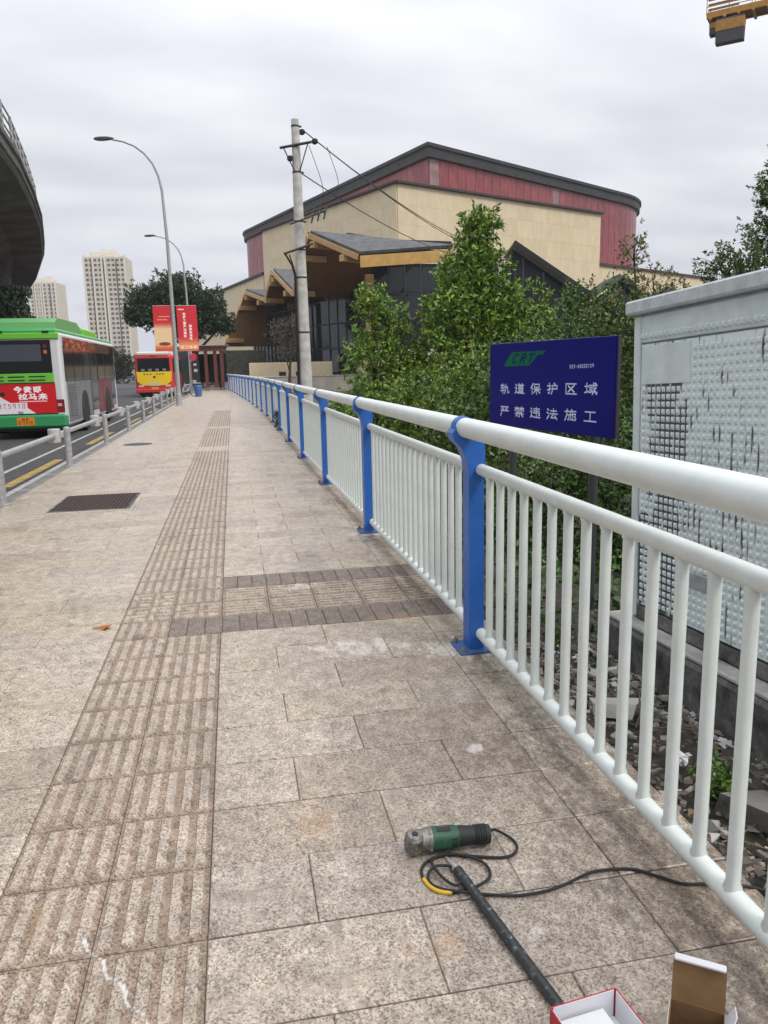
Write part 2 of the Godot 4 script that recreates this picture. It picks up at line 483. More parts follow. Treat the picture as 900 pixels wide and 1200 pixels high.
func materials() -> void:
	granite_tex = granite(768, 5)
	stains()
	var tone := [Color(0.945, 0.92, 0.885), Color(0.91, 0.89, 0.868), Color(0.96, 0.938, 0.905), Color(0.885, 0.85, 0.81), Color(0.935, 0.912, 0.86)]
	for k in 5:
		stone_mat("slab%d" % k, tone[k], 0.40)
	stone_mat("bar0", Color(0.91, 0.88, 0.845), 0.42)
	stone_mat("bar1", Color(0.87, 0.84, 0.80), 0.42)
	stone_mat("groove", Color(0.77, 0.715, 0.665), 0.75)
	stone_mat("darkbrick", Color(0.66, 0.63, 0.61), 0.7)
	var fine := mottle(256, 0.03, 3, 0.72)
	var coarse := mottle(512, 0.008, 9, 0.6, 5)
	mat("mortar", lin(0.15, 0.13, 0.11), 0.95, 0, fine, 0.5)
	mat("asphalt", lin(0.085, 0.085, 0.088), 0.9, 0, mottle(512, 0.02, 19, 0.65, 5), 3.0)
	mat("ground", lin(0.12, 0.11, 0.085), 0.95, 0, coarse, 4.0)
	mat("soil", lin(0.10, 0.085, 0.065), 0.95, 0, mottle(256, 0.03, 29, 0.35, 4), 0.6)
	mat("line_white", lin(0.62, 0.62, 0.6), 0.7, 0, coarse, 1.2)
	mat("line_yellow", lin(0.62, 0.43, 0.12), 0.7, 0, coarse, 1.2)
	mat("rail_white", lin(0.76, 0.815, 0.78), 0.4, 0, mottle(256, 0.02, 31, 0.92), 0.7)
	mat("post_blue", lin(0.022, 0.135, 0.50), 0.38, 0, mottle(256, 0.02, 33, 0.9), 0.6)
	mat("plate_worn", lin(0.07, 0.19, 0.50), 0.55, 0, mottle(128, 0.05, 35, 0.6), 0.2)
	mat("galv", lin(0.60, 0.60, 0.59), 0.4, 0.45, fine, 0.6)
	mat("galv_dull", lin(0.50, 0.51, 0.51), 0.55, 0.2, fine, 0.9)
	mat("bolt", lin(0.28, 0.27, 0.26), 0.45, 0.7)
	mat("sleeve_white", lin(0.62, 0.62, 0.6), 0.6, 0, fine, 0.5)
	mat("concrete", lin(0.30, 0.29, 0.27), 0.9, 0, coarse, 1.6)
	mat("concrete_dark", lin(0.26, 0.255, 0.24), 0.9, 0, mottle(256, 0.02, 51, 0.3, 5), 0.9)
	mat("concrete_pale", lin(0.66, 0.63, 0.58), 0.85, 0, mottle(256, 0.015, 53, 0.6, 5), 1.4)
	mat("viaduct", lin(0.19, 0.185, 0.175), 0.9, 0, coarse, 9.0)
	mat("viaduct_edge", lin(0.24, 0.235, 0.22), 0.9, 0, coarse, 5.0)
	mat("black", lin(0.012, 0.012, 0.013), 0.5)
	mat("rubber", lin(0.018, 0.018, 0.018), 0.75)
	mat("dark_steel", lin(0.05, 0.05, 0.055), 0.55, 0.3)
	mat("glass_dark", lin(0.012, 0.014, 0.016), 0.1).metallic_specular = 0.3
	mat("glass_arena", lin(0.012, 0.014, 0.017), 0.15).metallic_specular = 0.22
	mat("glass_pane", lin(0.015, 0.018, 0.022), 0.05).metallic_specular = 0.45
	mat("wire", lin(0.02, 0.02, 0.02), 0.7)

# ------------------------------------------------------------------ pavement
const PITCH := 0.312
const Z0 := -1.882
func row_z(k: int) -> float:
	return Z0 - PITCH * k

func stone_block(mb: MB, x0: float, x1: float, z0: float, z1: float, y: float, off: Vector2, ch := 0.003) -> void:
	# z0 > z1. Top with chamfered rim and sides; uv in metres / 1.15, uv2 for the stain sheet
	var b := -0.035
	var ctr := Vector3((x0 + x1) / 2, b, (z0 + z1) / 2)
	var top := [Vector3(x0 + ch, y, z0 - ch), Vector3(x1 - ch, y, z0 - ch), Vector3(x1 - ch, y, z1 + ch), Vector3(x0 + ch, y, z1 + ch)]
	var mid := [Vector3(x0, y - ch, z0), Vector3(x1, y - ch, z0), Vector3(x1, y - ch, z1), Vector3(x0, y - ch, z1)]
	var bot := [Vector3(x0, b, z0), Vector3(x1, b, z0), Vector3(x1, b, z1), Vector3(x0, b, z1)]
	stone_quad(mb, top[0], top[1], top[2], top[3], ctr, off)
	for k in 4:
		var j := (k + 1) % 4
		stone_quad(mb, top[k], top[j], mid[j], mid[k], ctr, off)
		stone_quad(mb, mid[k], mid[j], bot[j], bot[k], ctr, off)

func stone_quad(mb: MB, a: Vector3, b: Vector3, d: Vector3, e: Vector3, ctr: Vector3, off: Vector2) -> void:
	var nn := (d - a).cross(e - b).normalized()
	if nn.dot((a + b + d + e) * 0.25 - ctr) < 0.0:
		nn = -nn
	var k := mb.v.size()
	for p in [a, b, d, e]:
		mb.vert(p, nn, Vector2(p.x, p.z) / 1.15 + off + Vector2(p.y, p.y), Vector2((p.x + 3.0) / 4.4, (1.0 - p.z) / 22.0))
	mb.face(k, k + 1, k + 2); mb.face(k, k + 2, k + 3)

func tactile(base: MB, bars: MB, x0: float, z0: float, kind: int, off: Vector2) -> void:
	# x0 left edge, z0 near edge, tile 0.30 x 0.312
	var s := 0.298
	var x1 := x0 + s
	var z1 := z0 - PITCH + 0.004
	var y := -0.002
	stone_block(base, x0, x1, z0, z1, y, off, 0.002)
	var rects := []
	if kind == 0:
		for k in 5:
			rects.append([x0 + 0.011 + k * 0.059, x0 + 0.011 + k * 0.059 + 0.037, z0 - 0.016, z1 + 0.016])
	elif kind == 1:
		for k in 5:
			rects.append([x0 + 0.016, x1 - 0.016, z0 - 0.014 - k * 0.058, z0 - 0.014 - k * 0.058 - 0.033])
	else:
		for a in 2:
			for b in 2:
				var cx := x0 + 0.012 + a * 0.145
				var cz := z0 - 0.014 - b * 0.148
				rects.append([cx, cx + 0.032, cz, cz - 0.125])
				rects.append([cx + 0.032, cx + 0.125, cz - 0.093, cz - 0.125])
				rects.append([cx + 0.055, cx + 0.125, cz, cz - 0.065])
	for r in rects:
		var t := 0.0035
		var c := 0.003
		var a: float = r[0]; var b: float = r[1]; var d: float = r[2]; var e: float = r[3]
		var ctr := Vector3((a + b) / 2, y - 0.01, (d + e) / 2)
		var top := [Vector3(a + c, t, d - c), Vector3(b - c, t, d - c), Vector3(b - c, t, e + c), Vector3(a + c, t, e + c)]
		var bot := [Vector3(a, y - 0.001, d), Vector3(b, y - 0.001, d), Vector3(b, y - 0.001, e), Vector3(a, y - 0.001, e)]
		stone_quad(bars, top[0], top[1], top[2], top[3], ctr, off)
		for k in 4:
			stone_quad(bars, top[k], top[(k + 1) % 4], bot[(k + 1) % 4], bot[k], ctr, off)

func rnd2() -> Vector2:
	return Vector2(rng.randf(), rng.randf())

func pavement() -> void:
	# bed under the stones
	var bed := MB.new()
	bed.box(Vector3(-0.655, -0.1825, -32.0), Vector3(4.11, 0.35, 76.0))
	var walk := struct("sidewalk", bed, M.mortar)
	var gap := 0.002
	var loose := MB.new()      # the stones past the limit, joined
	var n_slab := 0
	var first := -5
	var last := 46
	for k in range(first - 6, 200):
		var z := row_z(k) - 0.0005
		if z < -68.0:
			break
		var ze := z - PITCH
		var single := k >= first and k < last and n_slab < 300
		# right of the tactile strip
		var cuts := []
		var crossing := k >= 8 and k <= 11
		if not crossing:
			var x := -0.15
			cuts = [x]
			x += 0.3 if (k % 2 == 0) else 0.585
			while x < 1.05:
				cuts.append(x)
				x += 0.6
			if cuts[-1] < 0.95:
				cuts.append(1.05)
			else:
				cuts[-1] = 1.05
			cuts.append(1.4)
		lay(walk, loose, cuts, z, ze, gap, single)
		n_slab += maxi(0, cuts.size() - 1) if single else 0
		# left of the strip up to the kerb
		var xs := [-0.752]
		var x2 := -0.752 - (0.42 if k % 2 == 0 else 0.72)
		var wide := 0.6 if k % 5 != 3 else 0.9
		while x2 > -2.55:
			xs.append(x2)
			x2 -= wide
		xs.append(-2.70)
		xs.reverse()
		lay(walk, loose, xs, z, ze, gap, single)
		n_slab += xs.size() - 1 if single else 0
	var lo := obj("far_paving", loose, M.slab2, walk)
	lo.set_meta("kind", "stuff")
	# kerb stones
	var zk := 4.0
	while zk > -68.0:
		var kb := MB.new()
		kb.box(Vector3(-2.788, -0.1, zk - 0.5), Vector3(0.17, 0.206, 0.992), 0.012)
		if zk > -40.0:
			obj("kerb_stone", kb, M.concrete, walk)
		else:
			obj("kerb_stone", kb, M.concrete, walk)
		zk -= 1.0
	# tactile strip
	var far_base := MB.new()
	var far_bars := MB.new()
	var plain := MB.new()
	for k in range(first, 212):
		var z := row_z(k)
		if k in [42, 43, 44, 61, 62] or k > 90:
			for c in 2:
				stone_block(plain, -0.75 + c * 0.3, -0.75 + c * 0.3 + 0.298, z, z - PITCH + 0.004, 0, rnd2())
			continue
		for c in 2:
			var kind := 0
			if k == 9 or k == 10 and c == 0:
				kind = 2
			var single := k < 42
			var b := MB.new() if single else far_base
			var bars := MB.new() if single else far_bars
			if k == 8 and c == 1:
				continue
			tactile(b, bars, -0.75 + c * 0.3, z, kind, rnd2())
			if single:
				var m := b.into(ArrayMesh.new(), M.groove)
				bars.into(m, M.bar0 if rng.randf() < 0.7 else M.bar1)
				obj("tactile_tile", m, null, walk)
	obj("plain_strip_paving", plain, M.slab2, walk).set_meta("kind", "stuff")
	var fm := far_base.into(ArrayMesh.new(), M.groove)
	far_bars.into(fm, M.bar0)
	obj("far_tactile_tiles", fm, null, walk).set_meta("kind", "stuff")
	# the crossing: dark brick rows with tiles between, leading to the railing
	for k in [8, 11]:
		var z := row_z(k)
		var x := -0.149
		if k == 8:
			x = -0.449
		while x < 1.35:
			var b := MB.new()
			var x1 := minf(x + 0.1025, 1.4)
			stone_block(b, x, x1 - 0.003, z - 0.001, z - PITCH + 0.002, rng.randf_range(-0.0015, 0.0005), rnd2())
			obj("dark_paving_brick", b, M.darkbrick, walk)
			x += 0.1025
	for k in [9, 10]:
		for c in 5:
			var b := MB.new()
			var bars := MB.new()
			tactile(b, bars, -0.148 + c * 0.302, row_z(k), 1, rnd2())
			var m := b.into(ArrayMesh.new(), M.groove)
			bars.into(m, M.bar1)
			obj("tactile_tile", m, null, walk)
	# road
	var road := MB.new()
	road.box(Vector3(-18.0, -0.30, -90.0), Vector3(30.0, 0.3, 240.0))
	var rd := struct("road", road, M.asphalt)
	var ln := MB.new()
	ln.box(Vector3(-3.18, -0.148, -40.0), Vector3(0.13, 0.006, 110.0))
	obj("edge_line", ln, M.line_white, rd)
	for k in 8:
		var ds := MB.new()
		ds.box(Vector3(-3.43, -0.148, -10.6 - 6.9 * k + 3.4), Vector3(0.17, 0.006, 3.7))
		obj("yellow_dash", ds, M.line_yellow, rd)
	var l2 := MB.new()
	l2.box(Vector3(-3.95, -0.148, -40.0), Vector3(0.08, 0.006, 110.0))
	obj("lane_line", l2, M.line_white, rd)
	# far ground and the planted bank beyond the railing
	var gr := MB.new()
	gr.box(Vector3(0, -0.95, -500), Vector3(5000, 1.0, 4000))
	struct("ground", gr, M.ground)
	var bank := MB.new()
	var nz := noise(FastNoiseLite.TYPE_SIMPLEX_SMOOTH, 0.5, 77, 4)
	var cols := 26
	var rows := 110
	for r in rows + 1:
		for c in cols + 1:
			var x := 1.40 + pow(float(c) / cols, 1.5) * 14.0
			var z := 3.0 - 22.0 * float(r) / rows
			var y := -0.10 - 0.25 * smoothstep(1.6, 4.5, x) + 0.06 * nz.get_noise_2d(x * 2.0, z * 2.0) * smoothstep(1.40, 1.6, x)
			bank.vert(Vector3(x, y, z), Vector3.UP)
	for r in rows:
		for c in cols:
			var a := r * (cols + 1) + c
			bank.face(a, a + 1, a + cols + 2); bank.face(a, a + cols + 2, a + cols + 1)
	struct("planted_bank", bank, M.soil)

func lay(walk: Node, loose: MB, cuts: Array, z: float, ze: float, gap: float, single: bool) -> void:
	for j in cuts.size() - 1:
		var y := rng.randf_range(-0.0012, 0.0012)
		var off := rnd2()
		var pick := rng.randi() % 5
		if single:
			var b := MB.new()
			stone_block(b, cuts[j] + gap / 2, cuts[j + 1] - gap / 2, z, ze + 0.006, y, off)
			obj("paving_slab", b, M["slab%d" % pick], walk)
		else:
			stone_block(loose, cuts[j] + gap / 2, cuts[j + 1] - gap / 2, z, ze + 0.006, y, off)
# ------------------------------------------------------------------ railing
func rail_x(z: float) -> float:
	return 1.228 - 0.095 * smoothstep(1.0, 15.0, -z) - 0.0036 * pow(maxf(0.0, -z - 20.0), 1.6)

func railing() -> void:
	var r := thing("railing", "long white pedestrian railing with blue posts and round handrail beside the pavement", "railing")
	var posts := []
	var z := 2.46
	while z > -67.0:
		posts.append(Vector3(rail_x(z), 0, z))
		z -= 3.12
	var prof := PackedVector2Array([Vector2(-0.04, 0.014), Vector2(0.042, 0.014), Vector2(0.042, 0.98), Vector2(0.05, 1.05), Vector2(0.046, 1.10), Vector2(0.02, 1.15), Vector2(-0.03, 1.20), Vector2(-0.09, 1.21), Vector2(-0.126, 1.165), Vector2(-0.118, 1.13), Vector2(-0.075, 1.085), Vector2(-0.048, 1.02), Vector2(-0.04, 0.95)])
	var pm := MB.new()
	pm.prism(prof, 0.10, Transform3D(Basis.IDENTITY, Vector3(0, 0, -0.05)))
	var post_mesh := pm.into(ArrayMesh.new(), M.post_blue)
	var bm := MB.new()
	bm.box(Vector3(0, 0.008, 0), Vector3(0.2, 0.014, 0.2), 0.003)
	var plate_mesh := bm.into(ArrayMesh.new(), M.plate_worn)
	var nm := MB.new()
	nm.lathe([[0.0, 0.032], [0.006, 0.032], [0.006, 0.022], [0.014, 0.022], [0.014, 0.010], [0.02, 0.010], [0.02, 0.004]], Transform3D.IDENTITY, 6)
	var bolt_mesh := nm.into(ArrayMesh.new(), M.bolt)
	var rm := MB.new()
	rm.tube([Vector3(0, 0, -0.03), Vector3(0, 0, 0.03)], 0.0565, 20)
	var ring_mesh := rm.into(ArrayMesh.new(), M.post_blue)
	var bal := MB.new()
	bal.tube([Vector3(0, 0.1, 0), Vector3(0, 0.128, 0), Vector3(0, 0.1335, 0), Vector3(0, 0.139, 0), Vector3(0, 0.938, 0), Vector3(0, 0.943, 0), Vector3(0, 0.97, 0)], [0.024, 0.0245, 0.0225, 0.019, 0.019, 0.0225, 0.024], 12, false)
	var bal_mesh := bal.into(ArrayMesh.new(), M.rail_white)
	var gm := MB.new()
	for k in 14:
		var a := TAU * k / 14.0
		gm.lathe([[0.0, 0.004], [0.03, 0.002], [0.05, 0.0]], Transform3D(Basis.IDENTITY, Vector3(cos(a) * 0.1, 0, sin(a) * 0.1)), 5)
	var far_bal := MB.new()
	var n_bal := 0
	for k in posts.size():
		var p: Vector3 = posts[k]
		var q: Vector3 = posts[min(k + 1, posts.size() - 1)]
		var yaw := 0.0 if k == posts.size() - 1 else atan2(p.x - q.x, p.z - q.z)
		var po := obj("post", post_mesh, null, r)
		po.position = p - Vector3(0.025, 0, 0)
		po.rotation.y = yaw
		var pl := obj("base_plate", plate_mesh, null, po)
		if p.z > -24.0:
			for s in [[-1, -1], [-1, 1], [1, -1], [1, 1]]:
				var b := obj("bolt", bolt_mesh, null, po)
				b.position = Vector3(0.077 * s[0], 0.012, 0.077 * s[1])
		var ri := obj("rail_clamp", ring_mesh, null, po)
		ri.position = Vector3(-0.055, 1.19, 0)
		if k == posts.size() - 1:
			break
		var d := (q - p).normalized()
		var side := Vector3(-0.078, 0, 0)
		var ext := 0.0
		var hm := MB.new()
		hm.tube([p + side + Vector3(0, 1.19, 0) + d * ext, q + side + Vector3(0, 1.19, 0) - d * ext], 0.05, 24, false)
		obj("handrail", hm, M.rail_white, r)
		var um := MB.new()
		um.tube([p + d * 0.052 + Vector3(0, 0.975, 0), p + d * 0.058 + Vector3(0, 0.975, 0), q - d * 0.058 + Vector3(0, 0.975, 0), q - d * 0.052 + Vector3(0, 0.975, 0)], [0.024, 0.03, 0.03, 0.024], 16)
		obj("upper_rail", um, M.rail_white, r)
		var lm := MB.new()
		lm.tube([p + d * 0.052 + Vector3(0, 0.1, 0), p + d * 0.058 + Vector3(0, 0.1, 0), q - d * 0.058 + Vector3(0, 0.1, 0), q - d * 0.052 + Vector3(0, 0.1, 0)], [0.024, 0.03, 0.03, 0.024], 16)
		obj("lower_rail", lm, M.rail_white, r)
		var len := p.distance_to(q)
		for j in 19:
			var bp := p + d * (0.192 + j * (len - 0.384) / 18.0)
			if k >= 1 and n_bal < 285:
				var b := obj("baluster", bal_mesh, null, r)
				b.position = bp
				n_bal += 1
			else:
				far_bal.tube([bp + Vector3(0, 0.1, 0), bp + Vector3(0, 0.97, 0)], 0.019, 6, false)
	obj("far_balusters", far_bal, M.rail_white, r).set_meta("kind", "stuff")

# ------------------------------------------------------------------ guard barrier along the road
func barrier() -> void:
	var r := thing("guard_barrier", "low steel guard barrier of short round posts along the kerb", "barrier")
	var pm := MB.new()
	pm.lathe([[0.052, 0.0], [0.052, 0.62], [0.046, 0.64], [0.0, 0.648]], Transform3D.IDENTITY, 18)
	pm.lathe([[0.10, 0.0], [0.10, 0.012], [0.052, 0.014]], Transform3D.IDENTITY, 18)
	var post := pm.into(ArrayMesh.new(), M.galv)
	var sm := MB.new()
	sm.lathe([[0.0, -0.115], [0.092, -0.115], [0.1, -0.105], [0.1, 0.105], [0.092, 0.115], [0.0, 0.115]], Transform3D.IDENTITY, 18)
	sm.box(Vector3(0.13, 0, 0), Vector3(0.14, 0.06, 0.03))
	var sleeve := sm.into(ArrayMesh.new(), M.sleeve_white)
	var path := []
	var z := 6.0
	while z > -47.0:
		var x := -2.74 - 0.0022 * pow(maxf(0.0, -z - 17.0), 1.6)
		var p := obj("post", post, null, r)
		p.position = Vector3(x, 0, z)
		var s := obj("sleeve", sleeve, null, p)
		s.position = Vector3(-0.2, 0.5, 0)
		path.append(Vector3(x - 0.2, 0.5, z))
		z -= 3.9
	var pipe := MB.new()
	pipe.tube(path, 0.042, 12)
	obj("guard_pipe", pipe, M.galv, r)

# ------------------------------------------------------------------ roadside cabinet
func cabinet() -> void:
	var t := thing("utility_cabinet", "pale grey-green street cabinet with studded sides on a concrete plinth behind the railing", "cabinet", Vector3(2.065, 0.13, -3.70))
	t.rotation = Vector3(deg_to_rad(-2.4), deg_to_rad(1.6), 0)
	var paint := mat("cab_paint", lin(0.68, 0.76, 0.755), 0.5, 0, mottle(256, 0.02, 61, 0.88), 0.8)
	var lidm := mat("cab_lid", lin(0.62, 0.67, 0.675), 0.65, 0, mottle(256, 0.03, 63, 0.78, 5), 0.7)
	var L := 1.9
	var D := 0.55
	var Hh := 1.60
	var pl := MB.new()
	pl.box(Vector3(0.27, -0.3, L / 2 - 0.02), Vector3(D + 0.2, 0.56, L + 0.22), 0.02)
	obj("plinth", pl, M.concrete_dark, t)
	var pt := MB.new()
	pt.box(Vector3(0.27, -0.006, L / 2 - 0.02), Vector3(D + 0.17, 0.026, L + 0.19), 0.008)
	obj("plinth_cap", pt, M.concrete_pale, t)
	var bd := MB.new()
	bd.box(Vector3(D / 2 + 0.012, Hh / 2 + 0.006, L / 2), Vector3(D - 0.02, Hh, L - 0.01), 0.004)
	obj("body", bd, paint, t)
	# frame around the doors on the walkway face
	for f in [[0.03, 0.06, 0.0, Hh], [L - 0.03, 0.06, 0.0, Hh]]:
		var m := MB.new()
		m.box(Vector3(0.008, Hh / 2 + 0.01, f[0]), Vector3(0.03, Hh - 0.03, f[1]), 0.005)
		obj("corner_post", m, paint, t)
	var m1 := MB.new()
	m1.box(Vector3(0.010, 0.05, L / 2), Vector3(0.028, 0.07, L - 0.13), 0.004)
	obj("bottom_rail", m1, M.concrete_dark, t)
	var m2 := MB.new()
	m2.box(Vector3(0.010, Hh - 0.075, L / 2), Vector3(0.03, 0.13, L - 0.13), 0.004)
	obj("top_rail", m2, paint, t)
	var tb := MB.new()
	for k in int((L - 0.16) / 0.04):
		stud(tb, Vector3(-0.005, Hh - 0.11, 0.09 + k * 0.04), 0.017, 0.013)
	obj("rail_studs", tb, paint, t).set_meta("kind", "stuff")
	# two doors
	var im := Image.create(512, 512, false, Image.FORMAT_RGB8)
	var nz := noise(FastNoiseLite.TYPE_SIMPLEX_SMOOTH, 0.02, 67, 4)
	var nf := noise(FastNoiseLite.TYPE_SIMPLEX_SMOOTH, 0.12, 69, 2)
	for y in 512:
		for x in 512:
			var u := x / 512.0 * 1.25
			var v := 1.35 * (1.0 - y / 512.0)       # height in metres above the door's foot
			var s := 0.0
			if u > 0.06 and u < 0.40 and v < 1.17:
				s = 0.85 - absf(u - 0.23) * 2.4
			if u > 0.33 and u < 0.47 and v < 1.0:
				s = maxf(s, 0.15)
			if u > 0.40 and u < 0.85 and v < 0.95:
				s = maxf(s, 0.30 - absf(v - 0.55) * 0.5)
			if v < 0.5 and u < 0.45:
				s = maxf(s, 0.55)
			s += nz.get_noise_2d(x * 1.2, y * 0.5) * 0.9 + nf.get_noise_2d(x * 0.8, y * 0.2) * 0.35
			var g := clampf((s - 0.20) * 2.4, 0.0, 0.92)
			if u > 0.42:
				# the dirt on the right has run down in the gutters between the columns of studs
				var fr := fposmod((u - 0.034) / 0.042, 1.0)
				g *= smoothstep(0.24, 0.34, 0.5 - absf(fr - 0.5))
			im.set_pixel(x, y, Color(0.84, 0.885, 0.88).lerp(Color(0.17, 0.17, 0.19), g * 0.92))
	var dm := printed("cab_door", im, 0.6)
	for k in 2:
		var z0: float = [0.075, 1.335][k]
		var w: float = [1.25, 0.49][k]
		var d := MB.new()
		var y0 := 0.10
		var y1 := Hh - 0.15
		var c := Vector3(0.05, (y0 + y1) / 2, z0 + w / 2)
		d.quad(Vector3(-0.004, y1, z0), Vector3(-0.004, y1, z0 + w), Vector3(-0.004, y0, z0 + w), Vector3(-0.004, y0, z0), c)
		for e in [[0, y1, 1], [0, y0, 1]]:
			d.quad(Vector3(-0.004, e[1], z0), Vector3(-0.004, e[1], z0 + w), Vector3(0.012, e[1], z0 + w), Vector3(0.012, e[1], z0), c, [Vector2(0, 0), Vector2(0.01, 0), Vector2(0.01, 0.01), Vector2(0, 0.01)])
		for zz in [z0, z0 + w]:
			d.quad(Vector3(-0.004, y0, zz), Vector3(-0.004, y1, zz), Vector3(0.012, y1, zz), Vector3(0.012, y0, zz), c, [Vector2(0, 0), Vector2(0.01, 0), Vector2(0.01, 0.01), Vector2(0, 0.01)])
		var door := obj("door", d, dm, t)
		var st := MB.new()
		var nu := int((w - 0.03) / 0.042)
		var nv := int((y1 - y0 - 0.02) / 0.0365)
		for a in nu:
			for b in nv:
				var sz := z0 + 0.034 + a * 0.042
				var sy := y0 + 0.028 + b * 0.0365
				if k == 0 and a < 10 and sy > 1.235:
					continue
				if k == 0 and a > 8 and a < 15 and sy > 0.28 and sy < 0.38:
					continue
				stud(st, Vector3(-0.0035, sy, sz), 0.0148, 0.0085)
		obj("studs", st, paint, door).set_meta("kind", "stuff")
		if k == 0:
			var p := MB.new()
			p.box(Vector3(-0.006, 1.345, z0 + 0.215), Vector3(0.006, 0.19, 0.41), 0.002)
			obj("blank_plate", p, paint, door)
			var h := MB.new()
			h.box(Vector3(-0.008, 0.33, z0 + 0.51), Vector3(0.012, 0.075, 0.2), 0.003)
			obj("label_plate", h, M.galv_dull, door)
	var ld := MB.new()
	ld.box(Vector3(D / 2, Hh + 0.04, L / 2), Vector3(D + 0.08, 0.07, L + 0.08), 0.01)
	obj("lid", ld, lidm, t)

func stud(mb: MB, p: Vector3, r: float, h: float) -> void:
	# small blunt pyramid facing -x
	var q := []
	for k in [[r, 0.0], [r * 0.38, h]]:
		for c in [[-1, -1], [1, -1], [1, 1], [-1, 1]]:
			q.append(p + Vector3(-k[1], c[0] * k[0] * 0.92, c[1] * k[0]))
	for j in 4:
		mb.quad(q[j], q[(j + 1) % 4], q[4 + (j + 1) % 4], q[4 + j], p + Vector3(0.01, 0, 0))
	mb.quad(q[4], q[5], q[6], q[7], p + Vector3(0.01, 0, 0))

# ------------------------------------------------------------------ blue sign
func warning_sign() -> void:
	var a := Vector3(1.97, 1.04, -5.81)
	var b := Vector3(2.245, 1.04, -4.30)
	var d := b - a
	var w := d.length()
	var h := 0.615
	var t := thing("warning_sign", "dark blue metal sign with white lettering and green emblem on two posts among the shrubs", "sign", Vector3(a.x, -0.2, a.z))
	# local x along the sign from far to near, local z towards the walkway
	t.rotation.y = atan2(-d.z, d.x)
	var y0 := 1.24
	var im := Image.create(1536, 620, false, Image.FORMAT_RGB8)
	im.fill(Color(0.075, 0.072, 0.43))
	var white := Color(0.80, 0.81, 0.90)
	# thin strokes first pass, slightly heavy like cut vinyl
	var xs := 160.0
	glyphs(im, ["gui", "dao", "bao", "hu", "qu", "yu"], Vector2(xs, 300), Vector2(134, 80), Vector2(214, -4), 9, white)
	glyphs(im, ["yan", "jin", "wei", "fa", "shi", "gong"], Vector2(xs, 468), Vector2(134, 80), Vector2(214, -2), 9, white)
	var green := Color(0.02, 0.40, 0.22)
	for y in 100:
		var f := y / 100.0
		var x0 := 330.0 - 120.0 * f
		var x1 := 720.0 - 150.0 * f + (60.0 if f < 0.25 else 0.0)
		im.fill_rect(Rect2i(int(x0), 66 + y, int(x1 - x0), 1), green)
	glyphs(im, ["C", "R", "T"], Vector2(320, 82), Vector2(84, 66), Vector2(104, 0), 13, Color(0.075, 0.072, 0.43), 0.5)
	im.fill_rect(Rect2i(215, 160, 200, 9), green)
	glyphs(im, ["0", "2", "3", "-", "6", "8", "0", "0", "0", "1", "2", "9"], Vector2(1060, 168), Vector2(20, 22), Vector2(22, -0.4), 4, white)
	im.resize(1152, 465, Image.INTERPOLATE_LANCZOS)
	var face := printed("sign_face", im, 0.45)
	face.metallic_specular = 0.2
	var p := MB.new()
	p.box(Vector3(w / 2, y0 + h / 2, -0.018), Vector3(w, h, 0.03), 0.002)
	obj("panel", p, mat("sign_back", lin(0.012, 0.012, 0.13), 0.4), t)
	var f := MB.new()
	f.quad(Vector3(0.004, y0 + h - 0.004, 0.001), Vector3(w - 0.004, y0 + h - 0.004, 0.001), Vector3(w - 0.004, y0 + 0.004, 0.001), Vector3(0.004, y0 + 0.004, 0.001), Vector3(w / 2, y0, -1))
	obj("printed_face", f, face, t)
	var e := MB.new()
	e.box(Vector3(w + 0.005, y0 + h / 2, -0.016), Vector3(0.006, h + 0.002, 0.022), 0.001)
	obj("edge_trim", e, M.dark_steel, t)
	for x in [0.25, w - 0.28]:
		var q := MB.new()
		q.tube([Vector3(x, -0.1, -0.065), Vector3(x, y0 + h - 0.06, -0.065)], 0.03, 12)
		obj("post", q, M.dark_steel, t)

